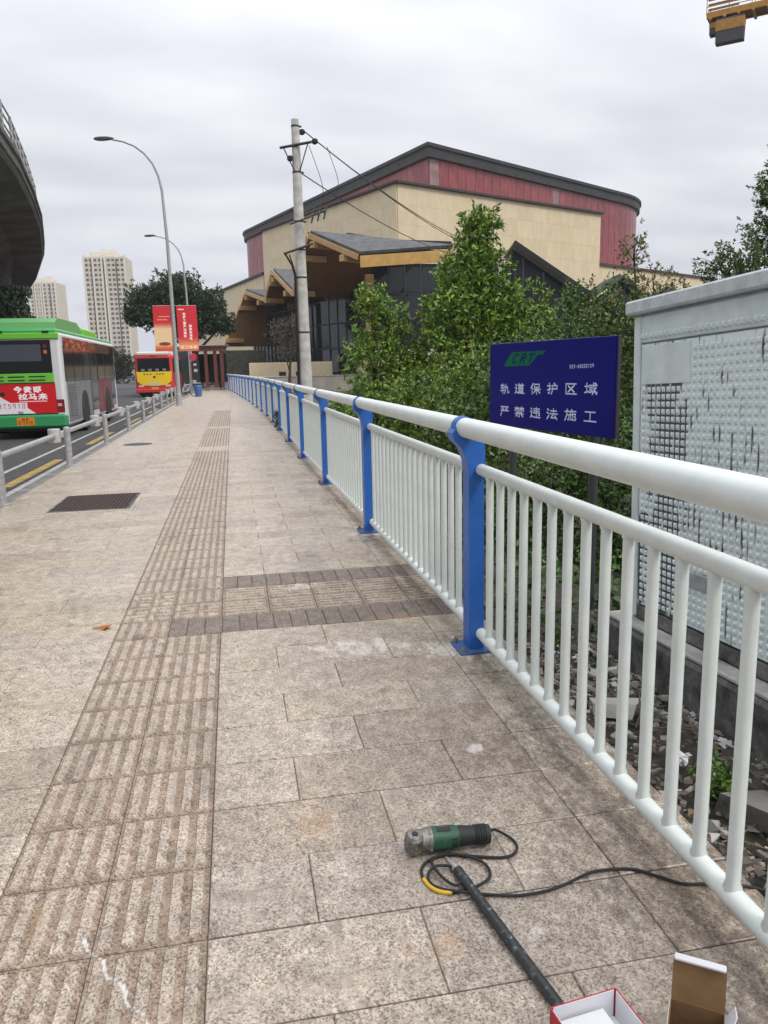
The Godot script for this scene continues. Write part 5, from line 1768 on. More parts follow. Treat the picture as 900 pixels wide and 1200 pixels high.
	hb.tube([Vector3(0.22, 1.0, -0.28), Vector3(0.3, 1.0, 0), Vector3(0.22, 1.0, 0.28)], 0.016, 6)
	obj("handlebar", hb, M.dark_steel, y)
	panel("saddle", Vector3(-0.29, 0.88, 0), Vector3(0.26, 0.06, 0.15), M.black, y, 0.02)
	panel("basket", Vector3(0.48, 0.86, 0), Vector3(0.26, 0.22, 0.32), M.galv_dull, y, 0.01)

func covers() -> void:
	var t := thing("drain_cover", "rusty brown rectangular drain cover set in the pavement", "drain cover", Vector3(-1.66, 0, -9.45))
	var rust := mat("rust_plate", lin(0.085, 0.052, 0.045), 0.75, 0.1, mottle(256, 0.04, 111, 0.5, 4), 0.5)
	panel("rim", Vector3(0, -0.004, 0), Vector3(0.88, 0.02, 1.12), M.concrete_dark, t, 0.002)
	var pl := panel("plate", Vector3(0, 0.002, 0), Vector3(0.82, 0.02, 1.06), rust, t, 0.002)
	var st := MB.new()
	for a in 18:
		for b in 22:
			var c := Vector3(-0.385 + a * 0.045, 0.013, -0.5 + b * 0.0475)
			st.box(c, Vector3(0.028, 0.005, 0.009), 0.0, Basis(Vector3.UP, 0.78 if (a + b) % 2 == 0 else -0.78))
	obj("tread_pattern", st, rust, pl).set_meta("kind", "stuff")
	var q := thing("manhole_cover", "small dark round manhole cover in the pavement near the guard barrier", "manhole cover", Vector3(-2.05, 0, -17.0))
	var m := MB.new()
	m.lathe([[0.0, 0.006], [0.26, 0.006], [0.27, 0.004], [0.30, 0.004], [0.31, -0.02]], Transform3D.IDENTITY, 28)
	obj("lid", m, M.dark_steel, q)

# ------------------------------------------------------------------ plants
func plant(called: String, label: String, category: String, at: Vector3, trunk_r: float, blobs: Array, leaf_len: float, leaf_w: float, c0: Color, c1: Color, per := 7, sd := 1, group := "") -> void:
	var t := thing(called, label, category, at, 0.0, group)
	var g := RandomNumberGenerator.new()
	g.seed = sd * 7919 + 3
	var tm := MB.new()
	var bark = M.bark
	# trunk to the highest blob, limbs to the others
	var top: Array = blobs[0]
	for b in blobs:
		if b[0].y > top[0].y:
			top = b
	var mid := Vector3(top[0].x * 0.3 + g.randf_range(-0.1, 0.1), top[0].y * 0.45, top[0].z * 0.3)
	tm.tube([Vector3(0, -0.1, 0), Vector3(mid.x * 0.4, mid.y * 0.5, mid.z * 0.4), mid, mid.lerp(top[0], 0.6), top[0] + Vector3(0, top[1].y * 0.5, 0)], [trunk_r * 1.2, trunk_r, trunk_r * 0.75, trunk_r * 0.45, trunk_r * 0.12], 8)
	obj("trunk", tm, bark, t)
	var lm := MB.new()
	for b in blobs:
		var s := mid * g.randf_range(0.6, 1.0)
		lm.tube([s, s.lerp(b[0], 0.5) + Vector3(0, 0.08, 0), b[0]], [trunk_r * 0.5, trunk_r * 0.35, trunk_r * 0.12], 6)
		for k in 7:
			var d := rdir(g)
			d.y = absf(d.y) * 0.8
			lm.tube([b[0] - Vector3(0, 0.1, 0), b[0] + d * b[1] * 0.5, b[0] + d * b[1] * 0.92], [trunk_r * 0.2, trunk_r * 0.12, trunk_r * 0.04], 4)
	obj("branches", lm, bark, t)
	var f := MB.new()
	f.use_c = true
	for b in blobs:
		for k in int(b[2] * DENSE):
			var d := rdir(g)
			var rad := pow(g.randf(), 0.42)
			var wob := 0.78 + 0.3 * sin(d.x * 5.0 + sd) * cos(d.z * 4.0 + d.y * 3.0)
			var p: Vector3 = b[0] + d * b[1] * rad * wob
			var tw := (d * 0.9 + Vector3(0, 0.35, 0) + rdir(g) * 0.6).normalized()
			var cc := c0.lerp(c1, g.randf())
			for j in per:
				var ld := (tw * 0.55 + rdir(g)).normalized()
				var sd2 := ld.cross(rdir(g))
				if sd2.length() < 0.05:
					continue
				var q := cc * g.randf_range(0.75, 1.25)
				var warm := g.randf()
				f.col = Color(q.r * (1.0 + 0.5 * warm * warm), q.g * (1.0 + 0.12 * warm), q.b * (1.25 - 0.5 * warm))
				var l := leaf_len * g.randf_range(0.34, 0.74)
				f.leaf(p + tw * g.randf() * leaf_len * 0.7, ld, sd2.normalized(), l, l * leaf_w)
	obj("crown", f, leaf_mat(), t)

const DENSE := 3.3
func rdir(g: RandomNumberGenerator) -> Vector3:
	var z := g.randf_range(-1, 1)
	var a := g.randf() * TAU
	var r := sqrt(1.0 - z * z)
	return Vector3(r * cos(a), z, r * sin(a))

func plants() -> void:
	mat("bark", lin(0.10, 0.08, 0.06), 0.9, 0, mottle(128, 0.05, 121, 0.5), 0.6)
	var V := func(x, y, z): return Vector3(x, y, z)
	var gr0 := Color(0.065, 0.145, 0.02)
	var gr1 := Color(0.18, 0.30, 0.04)
	var dk0 := Color(0.038, 0.082, 0.016)
	var dk1 := Color(0.085, 0.155, 0.03)
	var ol0 := Color(0.08, 0.11, 0.03)
	var ol1 := Color(0.17, 0.17, 0.05)
	plant("broadleaf_tree", "tall glossy broadleaf tree rising in front of the arena, left of the sign", "tree", Vector3(4.6, -0.35, -14.2), 0.09, [
		[Vector3(-0.02, 4.25, 0), Vector3(0.42, 0.5, 0.42), 60], [Vector3(-0.1, 3.55, 0), Vector3(0.75, 0.6, 0.75), 110], [Vector3(-0.45, 2.8, 0.1), Vector3(0.75, 0.75, 0.8), 140], [Vector3(0.5, 2.75, 0), Vector3(0.95, 0.8, 0.8), 150],
		[Vector3(-0.6, 1.9, 0.1), Vector3(0.85, 0.85, 0.9), 150], [Vector3(0.8, 1.95, 0.2), Vector3(1.15, 0.95, 0.9), 180], [Vector3(-0.6, 1.0, 0.3), Vector3(1.1, 0.9, 1.0), 150], [Vector3(0.7, 0.9, 0.3), Vector3(1.1, 0.9, 1.0), 150]], 0.19, 0.2, gr0, gr1, 8, 1)
	plant("broadleaf_tree", "smaller broadleaf tree just right of the concrete utility pole", "tree", Vector3(2.75, -0.35, -14.4), 0.06, [
		[Vector3(-0.15, 3.0, 0), Vector3(0.38, 0.4, 0.4), 50], [Vector3(0.2, 2.6, 0), Vector3(0.42, 0.4, 0.4), 50], [Vector3(-0.2, 2.1, 0), Vector3(0.6, 0.55, 0.6), 90], [Vector3(0.35, 1.8, 0), Vector3(0.55, 0.6, 0.6), 90], [Vector3(-0.2, 1.1, 0.1), Vector3(0.75, 0.7, 0.7), 110], [Vector3(0.5, 0.9, 0.1), Vector3(0.8, 0.7, 0.7), 110]], 0.15, 0.2, gr0, gr1, 8, 2)
	plant("shrub", "dense shrub below the tall tree, behind the third railing bay", "shrub", Vector3(3.2, -0.35, -11.6), 0.05, [
		[Vector3(-0.5, 1.2, 0), Vector3(0.8, 0.75, 0.8), 170], [Vector3(0.5, 1.5, 0), Vector3(0.85, 0.8, 0.8), 180], [Vector3(0.0, 0.5, 0.3), Vector3(1.0, 0.6, 0.8), 150]], 0.12, 0.22, dk0, gr1, 8, 3, "shrubs behind the railing")
	plant("shrub", "dark leafy shrub directly left of the blue sign", "shrub", Vector3(3.0, -0.35, -8.6), 0.05, [
		[Vector3(-0.35, 1.0, 0), Vector3(0.75, 0.8, 0.7), 190], [Vector3(0.4, 1.45, -0.1), Vector3(0.8, 0.8, 0.7), 200], [Vector3(0.0, 0.35, 0.2), Vector3(1.0, 0.55, 0.8), 170]], 0.10, 0.24, dk0, dk1, 8, 4, "shrubs behind the railing")
	plant("shrub", "tall dark shrub right behind the blue sign", "shrub", Vector3(4.6, -0.35, -9.6), 0.06, [
		[Vector3(-0.5, 1.7, 0), Vector3(0.9, 0.9, 0.8), 210], [Vector3(0.4, 2.25, -0.1), Vector3(0.95, 0.7, 0.8), 190], [Vector3(0.9, 1.4, 0), Vector3(0.9, 0.9, 0.8), 190], [Vector3(0.0, 0.7, 0.2), Vector3(1.3, 0.8, 0.8), 220]], 0.11, 0.22, dk0, dk1, 8, 5, "shrubs behind the railing")
	plant("shrub", "low dark shrub under the blue sign behind the railing bars", "shrub", Vector3(2.75, -0.35, -6.55), 0.04, [
		[Vector3(-0.25, 0.45, -0.2), Vector3(0.6, 0.5, 0.6), 150], [Vector3(0.3, 0.75, 0), Vector3(0.6, 0.6, 0.6), 160], [Vector3(0.4, 0.25, 0.6), Vector3(0.6, 0.4, 0.6), 120]], 0.085, 0.25, dk0, dk1, 8, 6, "shrubs behind the railing")
	plant("shrub", "dark shrub filling the gap between the sign and the cabinet", "shrub", Vector3(3.55, -0.35, -5.9), 0.05, [
		[Vector3(-0.2, 0.9, 0), Vector3(0.7, 0.8, 0.6), 190], [Vector3(0.45, 1.2, -0.2), Vector3(0.7, 0.8, 0.6), 190], [Vector3(0.0, 0.3, 0.3), Vector3(0.8, 0.5, 0.6), 150]], 0.085, 0.25, dk0, gr0, 8, 7, "shrubs behind the railing")
	plant("shrub", "leafy shrub behind the railing at the foot of the utility pole", "shrub", Vector3(2.3, -0.35, -17.5), 0.05, [
		[Vector3(0.2, 0.8, 0), Vector3(0.7, 0.65, 0.8), 120], [Vector3(0.8, 1.2, 0.3), Vector3(0.7, 0.65, 0.7), 120], [Vector3(1.4, 1.0, 0.3), Vector3(0.8, 0.8, 0.7), 130]], 0.14, 0.22, gr0, gr1, 7, 8, "shrubs behind the railing")
	plant("shrub", "shrub mass right of the tall tree under the dark arena gable", "shrub", Vector3(7.2, -0.35, -14.5), 0.06, [
		[Vector3(-0.6, 1.7, 0), Vector3(1.0, 1.0, 0.9), 190], [Vector3(0.4, 1.4, 0.1), Vector3(1.1, 1.0, 0.9), 190], [Vector3(-0.5, 2.9, 0), Vector3(0.5, 0.6, 0.5), 60], [Vector3(0.0, 0.6, 0.2), Vector3(1.5, 0.8, 0.9), 190]], 0.13, 0.22, dk0, gr0, 8, 9, "shrubs behind the railing")
	plant("slender_tree", "slender olive-leaved tree between the red arena drum and the cabinet", "tree", Vector3(7.6, -0.35, -13.4), 0.05, [
		[Vector3(-0.35, 3.75, 0), Vector3(0.35, 0.55, 0.35), 34], [Vector3(0.1, 3.1, 0), Vector3(0.7, 0.55, 0.6), 60], [Vector3(-0.7, 2.6, 0), Vector3(0.6, 0.5, 0.6), 60], [Vector3(0.55, 2.5, 0), Vector3(0.8, 0.45, 0.6), 70], [Vector3(-0.2, 1.7, 0), Vector3(1.1, 0.8, 0.8), 130], [Vector3(0.8, 1.5, 0), Vector3(0.9, 0.8, 0.8), 110]], 0.10, 0.22, ol0, ol1, 7, 10)
	plant("slender_tree", "thin young tree with sparse olive leaves poking above the shrubs, left of the red drum", "tree", Vector3(6.6, -0.35, -12.6), 0.035, [
		[Vector3(-0.15, 2.75, 0), Vector3(0.25, 0.5, 0.25), 16], [Vector3(0.3, 2.3, 0), Vector3(0.5, 0.5, 0.5), 40], [Vector3(-0.5, 2.05, 0), Vector3(0.5, 0.5, 0.5), 40], [Vector3(0.1, 1.4, 0), Vector3(0.9, 0.7, 0.7), 90]], 0.10, 0.22, ol0, ol1, 7, 11)
	plant("spired_tree", "tall dark tree with a thin pointed top above the cabinet at the right edge", "tree", Vector3(10.8, -0.1, -14.0), 0.10, [
		[Vector3(-0.25, 5.55, 0), Vector3(0.18, 0.6, 0.2), 34], [Vector3(-0.35, 4.8, 0), Vector3(0.42, 0.6, 0.4), 80], [Vector3(-0.3, 4.0, 0), Vector3(0.7, 0.6, 0.7), 120], [Vector3(0.5, 4.3, 0), Vector3(0.8, 0.6, 0.7), 120], [Vector3(-0.4, 3.2, 0), Vector3(0.95, 0.7, 0.8), 160], [Vector3(0.7, 3.1, 0), Vector3(1.0, 0.9, 0.8), 160], [Vector3(0.0, 2.1, 0), Vector3(1.4, 0.9, 0.9), 200]], 0.12, 0.24, dk0, dk1, 7, 12)
	plant("round_topped_tree", "rounded dark tree behind the cabinet lid, left of the pointed tree", "tree", Vector3(9.2, -0.35, -13.6), 0.07, [
		[Vector3(0.15, 3.5, 0), Vector3(0.7, 0.6, 0.6), 110], [Vector3(-0.6, 2.75, 0), Vector3(0.7, 0.55, 0.6), 100], [Vector3(0.4, 2.7, 0), Vector3(0.9, 0.7, 0.7), 130], [Vector3(-0.2, 1.9, 0), Vector3(1.2, 0.8, 0.8), 160]], 0.12, 0.24, dk0, ol0, 7, 13)
	plant("round_crowned_tree", "large round dark green tree behind the red banners", "tree", Vector3(-3.2, -0.2, -80.0), 0.35, [
		[Vector3(-1.6, 9.3, 0), Vector3(3.0, 2.3, 3.0), 420], [Vector3(-4.3, 8.4, 0), Vector3(2.6, 2.1, 2.6), 340], [Vector3(1.0, 8.0, 0), Vector3(2.4, 2.0, 2.4), 300], [Vector3(-3.0, 7.0, 0), Vector3(3.0, 1.8, 2.6), 360], [Vector3(0.6, 6.5, 0), Vector3(2.9, 1.6, 2.4), 300], [Vector3(-5.6, 7.2, 0), Vector3(1.4, 1.4, 1.4), 130], [Vector3(2.7, 6.2, 0), Vector3(1.3, 1.2, 1.2), 100], [Vector3(-1.4, 5.6, 0), Vector3(2.8, 1.0, 2.0), 220]], 0.42, 0.26, Color(0.022, 0.045, 0.016), Color(0.042, 0.075, 0.026), 7, 14)
	plant("grey_tree", "thin grey leafless-looking tree in front of the timber canopies, left of the pole", "tree", Vector3(4.1, -0.4, -58.0), 0.12, [
		[Vector3(-0.6, 4.6, 0), Vector3(1.0, 1.3, 1.0), 60], [Vector3(0.6, 5.0, 0), Vector3(1.0, 1.2, 1.0), 60], [Vector3(0.0, 3.4, 0), Vector3(1.2, 1.2, 1.0), 70]], 0.22, 0.2, Color(0.06, 0.06, 0.045), Color(0.10, 0.095, 0.07), 6, 15)
	var ft := [[Vector3(-19, -0.3, -128), 5.6], [Vector3(-27, -0.3, -132), 6.4], [Vector3(-35, -0.3, -126), 5.4], [Vector3(-14, -0.3, -150), 4.4]]
	var fl := ["far dark tree between the green bus and the yellow bus", "far dark tree at the foot of the tall apartment tower", "far dark tree half hidden behind the green bus roof", "small far tree seen over the yellow bus"]
	for k in 4:
		var s: float = ft[k][1]
		plant("far_tree", fl[k], "tree", ft[k][0], 0.25, [[Vector3(0, s * 0.72, 0), Vector3(s * 0.62, s * 0.36, s * 0.5), 260], [Vector3(-s * 0.4, s * 0.5, 0), Vector3(s * 0.5, s * 0.4, s * 0.4), 200], [Vector3(s * 0.4, s * 0.5, 0), Vector3(s * 0.5, s * 0.4, s * 0.4), 200], [Vector3(0, s * 0.25, 0), Vector3(s * 0.8, s * 0.3, s * 0.4), 200]], 0.5, 0.28, Color(0.026, 0.045, 0.02), Color(0.05, 0.07, 0.032), 6, 20 + k, "far trees beyond the road")
	plant("clipped_bush", "narrow dark bush at the far end of the railing", "bush", Vector3(-0.98, 0, -64.5), 0.05, [[Vector3(0, 0.6, 0), Vector3(0.34, 0.6, 0.34), 60], [Vector3(0, 1.35, 0), Vector3(0.32, 0.6, 0.34), 60]], 0.12, 0.26, Color(0.012, 0.022, 0.01), Color(0.025, 0.04, 0.016), 7, 30)
	plant("weed", "low green weed growing in the rubble behind the nearest railing bars", "plant", Vector3(1.64, -0.10, -2.28), 0.008, [[Vector3(0, 0.10, 0), Vector3(0.10, 0.06, 0.10), 34]], 0.035, 0.36, Color(0.05, 0.12, 0.02), Color(0.10, 0.20, 0.04), 6, 31)
	plant("weed", "sprig of weed clinging to a far blue railing post", "plant", Vector3(1.10, 0.0, -19.6), 0.008, [[Vector3(-0.02, 0.35, 0), Vector3(0.10, 0.22, 0.12), 14], [Vector3(-0.02, 0.1, 0), Vector3(0.12, 0.1, 0.16), 12]], 0.09, 0.3, dk0, gr0, 6, 32)

# ------------------------------------------------------------------ rubble, litter and tools
func rubble() -> void:
	var g := RandomNumberGenerator.new()
	g.seed = 99
	var tones := [[0.34, 0.32, 0.29], [0.19, 0.18, 0.16], [0.50, 0.48, 0.45], [0.10, 0.095, 0.085], [0.27, 0.22, 0.18]]
	var m := MB.new()
	m.use_c = true
	for k in 4200:
		var p := Vector3(g.randf_range(1.44, 2.15), -0.11 + g.randf_range(-0.01, 0.03), g.randf_range(-4.0, -0.3))
		if g.randf() < 0.25:
			p.x = g.randf_range(2.1, 4.0)
		var c = tones[g.randi() % 5]
		var f := g.randf_range(0.6, 1.2)
		m.col = Color(c[0] * f, c[1] * f, c[2] * f)
		var s := g.randf_range(0.006, 0.024) * (1.0 if g.randf() < 0.85 else 1.6)
		chunk(m, p, Vector3(s, s * g.randf_range(0.35, 0.8), s * g.randf_range(0.6, 1.2)), g)
	# dead leaves and twigs
	for k in 420:
		var p := Vector3(g.randf_range(1.44, 2.0), g.randf_range(-0.08, -0.04), g.randf_range(-5.5, -0.4))
		m.col = Color(0.13, 0.09, 0.05) * g.randf_range(0.4, 1.5)
		var d := Vector3(g.randf_range(-1, 1), g.randf_range(-0.2, 0.3), g.randf_range(-1, 1)).normalized()
		m.leaf(p, d, d.cross(Vector3.UP + rdir(g) * 0.4).normalized(), g.randf_range(0.02, 0.05), g.randf_range(0.005, 0.012))
	for k in 60:
		var p := Vector3(g.randf_range(1.46, 2.0), -0.06, g.randf_range(-5.0, -0.6))
		var d := Vector3(g.randf_range(-1, 1), 0.05, g.randf_range(-1, 1)).normalized()
		m.col = Color(0.13, 0.10, 0.07)
		m.tube([p, p + d * 0.08 + rdir(g) * 0.015, p + d * g.randf_range(0.14, 0.3)], 0.004, 4)
	var rm := mat("rubble", Color(1, 1, 1), 0.9)
	rm.vertex_color_use_as_albedo = true
	var o := obj("rubble", m, rm)
	tag(o, "loose rubble, stones and dead leaves on the ground behind the railing", "rubble")
	o.set_meta("kind", "stuff")
	# ground cover between the rubble and the shrubs
	var gc := MB.new()
	gc.use_c = true
	for k in 5200:
		var z := g.randf_range(-9.5, -3.3)
		var p := Vector3(g.randf_range(1.42, 3.4), -0.2 + g.randf_range(0.0, 0.2), z)
		if z > -4.2 and g.randf() > (-3.3 - z) / 0.9:
			continue
		if p.x > 1.9 and z > -4.0:
			continue
		gc.col = Color(0.03, 0.07, 0.015).lerp(Color(0.08, 0.15, 0.03), g.randf())
		var d := (rdir(g) + Vector3(0, 0.5, 0)).normalized()
		gc.leaf(p, d, d.cross(rdir(g)).normalized(), g.randf_range(0.04, 0.09), g.randf_range(0.012, 0.026))
	var gco := obj("ground_cover", gc, leaf_mat())
	tag(gco, "low dark green ground cover under the shrubs behind the railing", "ground cover")
	gco.set_meta("kind", "stuff")
	# larger pieces
	var big := [[Vector3(1.78, -0.06, -2.12), Vector3(0.2, 0.05, 0.16), "broad flat grey concrete chunk beside the weed behind the railing", "concrete"], [Vector3(1.66, -0.06, -1.78), Vector3(0.14, 0.06, 0.15), "rough dark concrete chunk nearest the camera behind the railing", "concrete_dark"], [Vector3(1.64, -0.06, -3.05), Vector3(0.12, 0.035, 0.10), "pale broken slab piece in the rubble by the plinth", "concrete_pale"]]
	for b in big:
		var cm := MB.new()
		chunk(cm, Vector3.ZERO, b[1], g)
		var q := obj("concrete_chunk", cm, M[b[3]])
		q.position = b[0]
		tag(q, b[2], "concrete chunk", "concrete chunks in the rubble")
	var pm := MB.new()
	var ctr := Vector3(0, 0.03, 0)
	for k in 26:
		var d := rdir(g)
		var d2 := (d + rdir(g) * 0.9).normalized()
		pm.tri(ctr, ctr + d * Vector3(0.04, 0.03, 0.06) * g.randf_range(0.6, 1.1), ctr + d2 * Vector3(0.04, 0.03, 0.06) * g.randf_range(0.6, 1.1))
	var pp := obj("crumpled_paper", pm, mat("paper", lin(0.75, 0.74, 0.72), 0.8))
	pp.position = Vector3(1.62, -0.05, -2.5)
	tag(pp, "crumpled white paper scrap lying on the rubble", "paper")
	# fallen leaf on the pavement
	var lm := MB.new()
	lm.leaf(Vector3(-0.05, 0.006, 0.0), Vector3(1, 0.05, 0.15).normalized(), Vector3(0.15, 0.25, -1).normalized(), 0.13, 0.045)
	lm.leaf(Vector3(0.0, 0.008, 0.01), Vector3(0.6, 0.1, 0.6).normalized(), Vector3(0.6, 0.35, -0.6).normalized(), 0.07, 0.03)
	var lf := obj("fallen_leaf", lm, mat("dry_leaf", lin(0.33, 0.12, 0.03), 0.7))
	lf.position = Vector3(-0.86, 0, -4.64)
	tag(lf, "dry orange-brown leaf lying on the pavement left of the tactile strip", "leaf")

func chunk(m: MB, p: Vector3, s: Vector3, g: RandomNumberGenerator) -> void:
	# an irregular stone: a jittered box turned at random
	var bs := Basis.from_euler(Vector3(g.randf_range(-0.4, 0.4), g.randf() * TAU, g.randf_range(-0.4, 0.4)))
	var q := []
	for z in [-1, 1]:
		for y in [-1, 1]:
			for x in [-1, 1]:
				q.append(p + bs * (Vector3(x, y, z) * s * Vector3(g.randf_range(0.5, 1.05), g.randf_range(0.6, 1.0), g.randf_range(0.5, 1.05))))
	for f in [[0, 1, 3, 2], [4, 5, 7, 6], [0, 1, 5, 4], [2, 3, 7, 6], [0, 2, 6, 4], [1, 3, 7, 5]]:
		m.tri_away(q[f[0]], q[f[1]], q[f[2]], p)
		m.tri_away(q[f[0]], q[f[2]], q[f[3]], p)

func smooth_path(pts: Array, n: int) -> Array:
	var out := []
	for k in pts.size() - 1:
		var p0: Vector3 = pts[max(k - 1, 0)]
		var p1: Vector3 = pts[k]
		var p2: Vector3 = pts[k + 1]
		var p3: Vector3 = pts[min(k + 2, pts.size() - 1)]
		for j in n:
			out.append(p1.cubic_interpolate(p2, p0, p3, float(j) / n))
	out.append(pts[-1])
	return out

func tools() -> void:
	var t := thing("angle_grinder", "green and black angle grinder with grey metal head lying on the pavement", "angle grinder", Vector3(0.445, 0, -2.115), -0.02)
	var green := mat("tool_green", lin(0.018, 0.105, 0.055), 0.45, 0, mottle(128, 0.05, 131, 0.7), 0.15)
	var grip := mat("tool_black", lin(0.022, 0.026, 0.024), 0.6, 0, mottle(128, 0.05, 133, 0.7), 0.15)
	var metal := mat("tool_metal", lin(0.42, 0.40, 0.35), 0.42, 0.55, mottle(128, 0.06, 135, 0.45, 4), 0.12)
	# local +x runs from head to tail
	var X := Basis(Vector3(0, 1, 0), Vector3(1, 0, 0), Vector3(0, 0, -1))
	var hm := MB.new()
	hm.lathe([[0.0, -0.014], [0.022, -0.012], [0.031, -0.004], [0.033, 0.016], [0.030, 0.046], [0.022, 0.054], [0.0, 0.056]], Transform3D(Basis(Vector3.RIGHT, 0.25), Vector3(0.03, 0.024, 0)), 20)
	hm.tube([Vector3(0.03, 0.042, 0), Vector3(0.055, 0.043, 0), Vector3(0.075, 0.043, 0), Vector3(0.085, 0.043, 0)], [0.027, 0.033, 0.038, 0.038], 16)
	var head := obj("gear_head", hm, metal, t)
	var sp := MB.new()
	sp.lathe([[0.0, 0.058], [0.008, 0.058], [0.011, 0.054], [0.011, 0.05]], Transform3D(Basis(Vector3.RIGHT, 0.25), Vector3(0.03, 0.024, 0)), 12)
	obj("spindle_button", sp, M.black, head)
	var sh := MB.new()
	sh.lathe([[0.0, 0.0], [0.009, 0.0], [0.009, 0.012], [0.0, 0.013]], Transform3D(Basis(Vector3(1, 0, 0), Vector3(0, 0.5, 0.85), Vector3(0, -0.85, 0.5)), Vector3(0.04, 0.05, 0.028)), 10)
	obj("handle_socket", sh, M.black, head)
	var bm := MB.new()
	bm.tube([Vector3(0.083, 0.043, 0), Vector3(0.09, 0.043, 0), Vector3(0.15, 0.042, 0), Vector3(0.165, 0.042, 0), Vector3(0.17, 0.042, 0)], [0.036, 0.0375, 0.036, 0.034, 0.031], 18)
	obj("motor_housing", bm, green, t)
	var np := MB.new()
	np.box(Vector3(0.122, 0.077, 0.008), Vector3(0.045, 0.006, 0.018), 0.002, Basis(Vector3.RIGHT, 0.2))
	obj("switch", np, M.black, t)
	for k in 4:
		var vs := MB.new()
		vs.box(Vector3(0.152, 0.055, 0.0325) + Vector3(0, -0.008 * k, 0.0015 * k), Vector3(0.018, 0.003, 0.004))
		obj("vent_slot", vs, M.black, t)
	for q in [Vector3(0.078, 0.075, 0.02), Vector3(0.078, 0.058, 0.034), Vector3(0.078, 0.03, 0.036)]:
		var sc := MB.new()
		sc.lathe([[0.0, 0.003], [0.003, 0.003], [0.0035, 0.0]], Transform3D(Basis(Vector3(1, 0, 0), Vector3(0, 0.4, 0.9), Vector3(0, -0.9, 0.4)), q), 8)
		obj("screw", sc, M.bolt, t)
	var gm := MB.new()
	gm.tube([Vector3(0.166, 0.042, 0), Vector3(0.175, 0.042, 0), Vector3(0.22, 0.039, 0), Vector3(0.262, 0.037, 0), Vector3(0.272, 0.036, 0), Vector3(0.275, 0.036, 0)], [0.03, 0.0325, 0.029, 0.031, 0.029, 0.02], 16)
	var gp := obj("rear_grip", gm, grip, t)
	for k in 5:
		var rb := MB.new()
		rb.lathe([[0.0295, -0.0015], [0.0325, 0.0], [0.0295, 0.0015]], Transform3D(X, Vector3(0.225 + k * 0.008, 0.039, 0)), 16)
		obj("grip_rib", rb, grip, gp)
	# cord
	var c := [[0.718, -2.119], [0.755, -2.150], [0.795, -2.108], [0.795, -2.065], [0.766, -2.031], [0.721, -2.029], [0.655, -2.05], [0.589, -2.074], [0.522, -2.069], [0.48, -2.033], [0.472, -1.981], [0.487, -1.936], [0.521, -1.909], [0.569, -1.91], [0.618, -1.912], [0.661, -1.939], [0.673, -1.984], [0.655, -2.027], [0.614, -2.059], [0.56, -2.076], [0.518, -2.056], [0.513, -2.015], [0.528, -1.958], [0.552, -1.922], [0.574, -1.938], [0.578, -1.989], [0.55, -2.014], [0.511, -2.015], [0.486, -1.984], [0.49, -1.946], [0.523, -1.915], [0.577, -1.892], [0.639, -1.874], [0.714, -1.853], [0.796, -1.852], [0.866, -1.867], [0.926, -1.889], [0.987, -1.904], [1.09, -1.889], [1.147, -1.844], [1.201, -1.796], [1.27, -1.777], [1.40, -1.74], [1.6, -1.72]]
	var pts := []
	for k in c.size():
		var y := 0.0065
		if k == 0: y = 0.036
		if k == 1: y = 0.018
		if k >= 14 and k <= 20: y = 0.011
		if k >= 21 and k <= 27: y = 0.016
		if k >= 28 and k <= 31: y = 0.011
		if k == 41: y = 0.008
		if k == 42: y = 0.0
		if k == 43: y = -0.09
		pts.append(Vector3(c[k][0], y, c[k][1]) - Vector3(0.445, 0, -2.115))
	var cm := MB.new()
	cm.tube(smooth_path(pts, 6), 0.0045, 8)
	var cord := obj("power_cord", cm, M.rubber, t)
	cord.rotation.y = 0.02
	var tape := MB.new()
	tape.tube(smooth_path(pts.slice(10, 14), 6).slice(0, 15), 0.0062, 8)
	obj("yellow_tape", tape, mat("tape", lin(0.60, 0.38, 0.02), 0.5), cord)
	# chisel bar
	var bar := thing("steel_bar", "black paint-spotted steel bar lying between the grinder and the red box", "bar", Vector3(0.566, 0, -2.055))
	var bdir := Vector3(0.118, 0.0, 0.68).normalized()
	var bl := 0.70
	var worn := mat("bar_worn", lin(0.035, 0.038, 0.038), 0.45, 0.2)
	var im := Image.create(256, 256, false, Image.FORMAT_RGB8)
	var n1 := noise(FastNoiseLite.TYPE_SIMPLEX_SMOOTH, 0.035, 137, 4)
	for y in 256:
		for x in 256:
			var n := n1.get_noise_2d(x, y)
			im.set_pixel(x, y, Color(0.20, 0.21, 0.21).lerp(Color(0.66, 0.70, 0.70), clampf((n - 0.24) * 2.6, 0, 0.75)))
	worn.albedo_color = Color(1, 1, 1)
	worn.albedo_texture = ImageTexture.create_from_image(im)
	worn.uv1_triplanar = true
	worn.uv1_world_triplanar = true
	worn.uv1_scale = Vector3.ONE / 0.25
	var rm := MB.new()
	rm.tube([bdir * 0.07 + Vector3(0, 0.0155, 0), bdir * bl + Vector3(0, 0.0155, 0)], 0.0155, 8)
	obj("shaft", rm, worn, bar)
	var tm := MB.new()
	tm.tube([bdir * -0.012 + Vector3(0, 0.006, 0), bdir * 0.03 + Vector3(0, 0.011, 0), bdir * 0.075 + Vector3(0, 0.0155, 0)], [0.003, 0.009, 0.0152], 8)
	obj("tip", tm, M.galv, bar)
	# red box, open, white inside
	var rb := thing("red_box", "open red cardboard box with white inside at the bottom edge", "box", Vector3(0.72, 0, -1.30), 0.12)
	var red := mat("box_red", lin(0.45, 0.02, 0.03), 0.5)
	var wht := mat("box_white", lin(0.74, 0.74, 0.76), 0.7)
	open_box(rb, Vector3(0.17, 0.075, 0.22), red, wht, true)
	var ti := Image.create(128, 64, false, Image.FORMAT_RGB8)
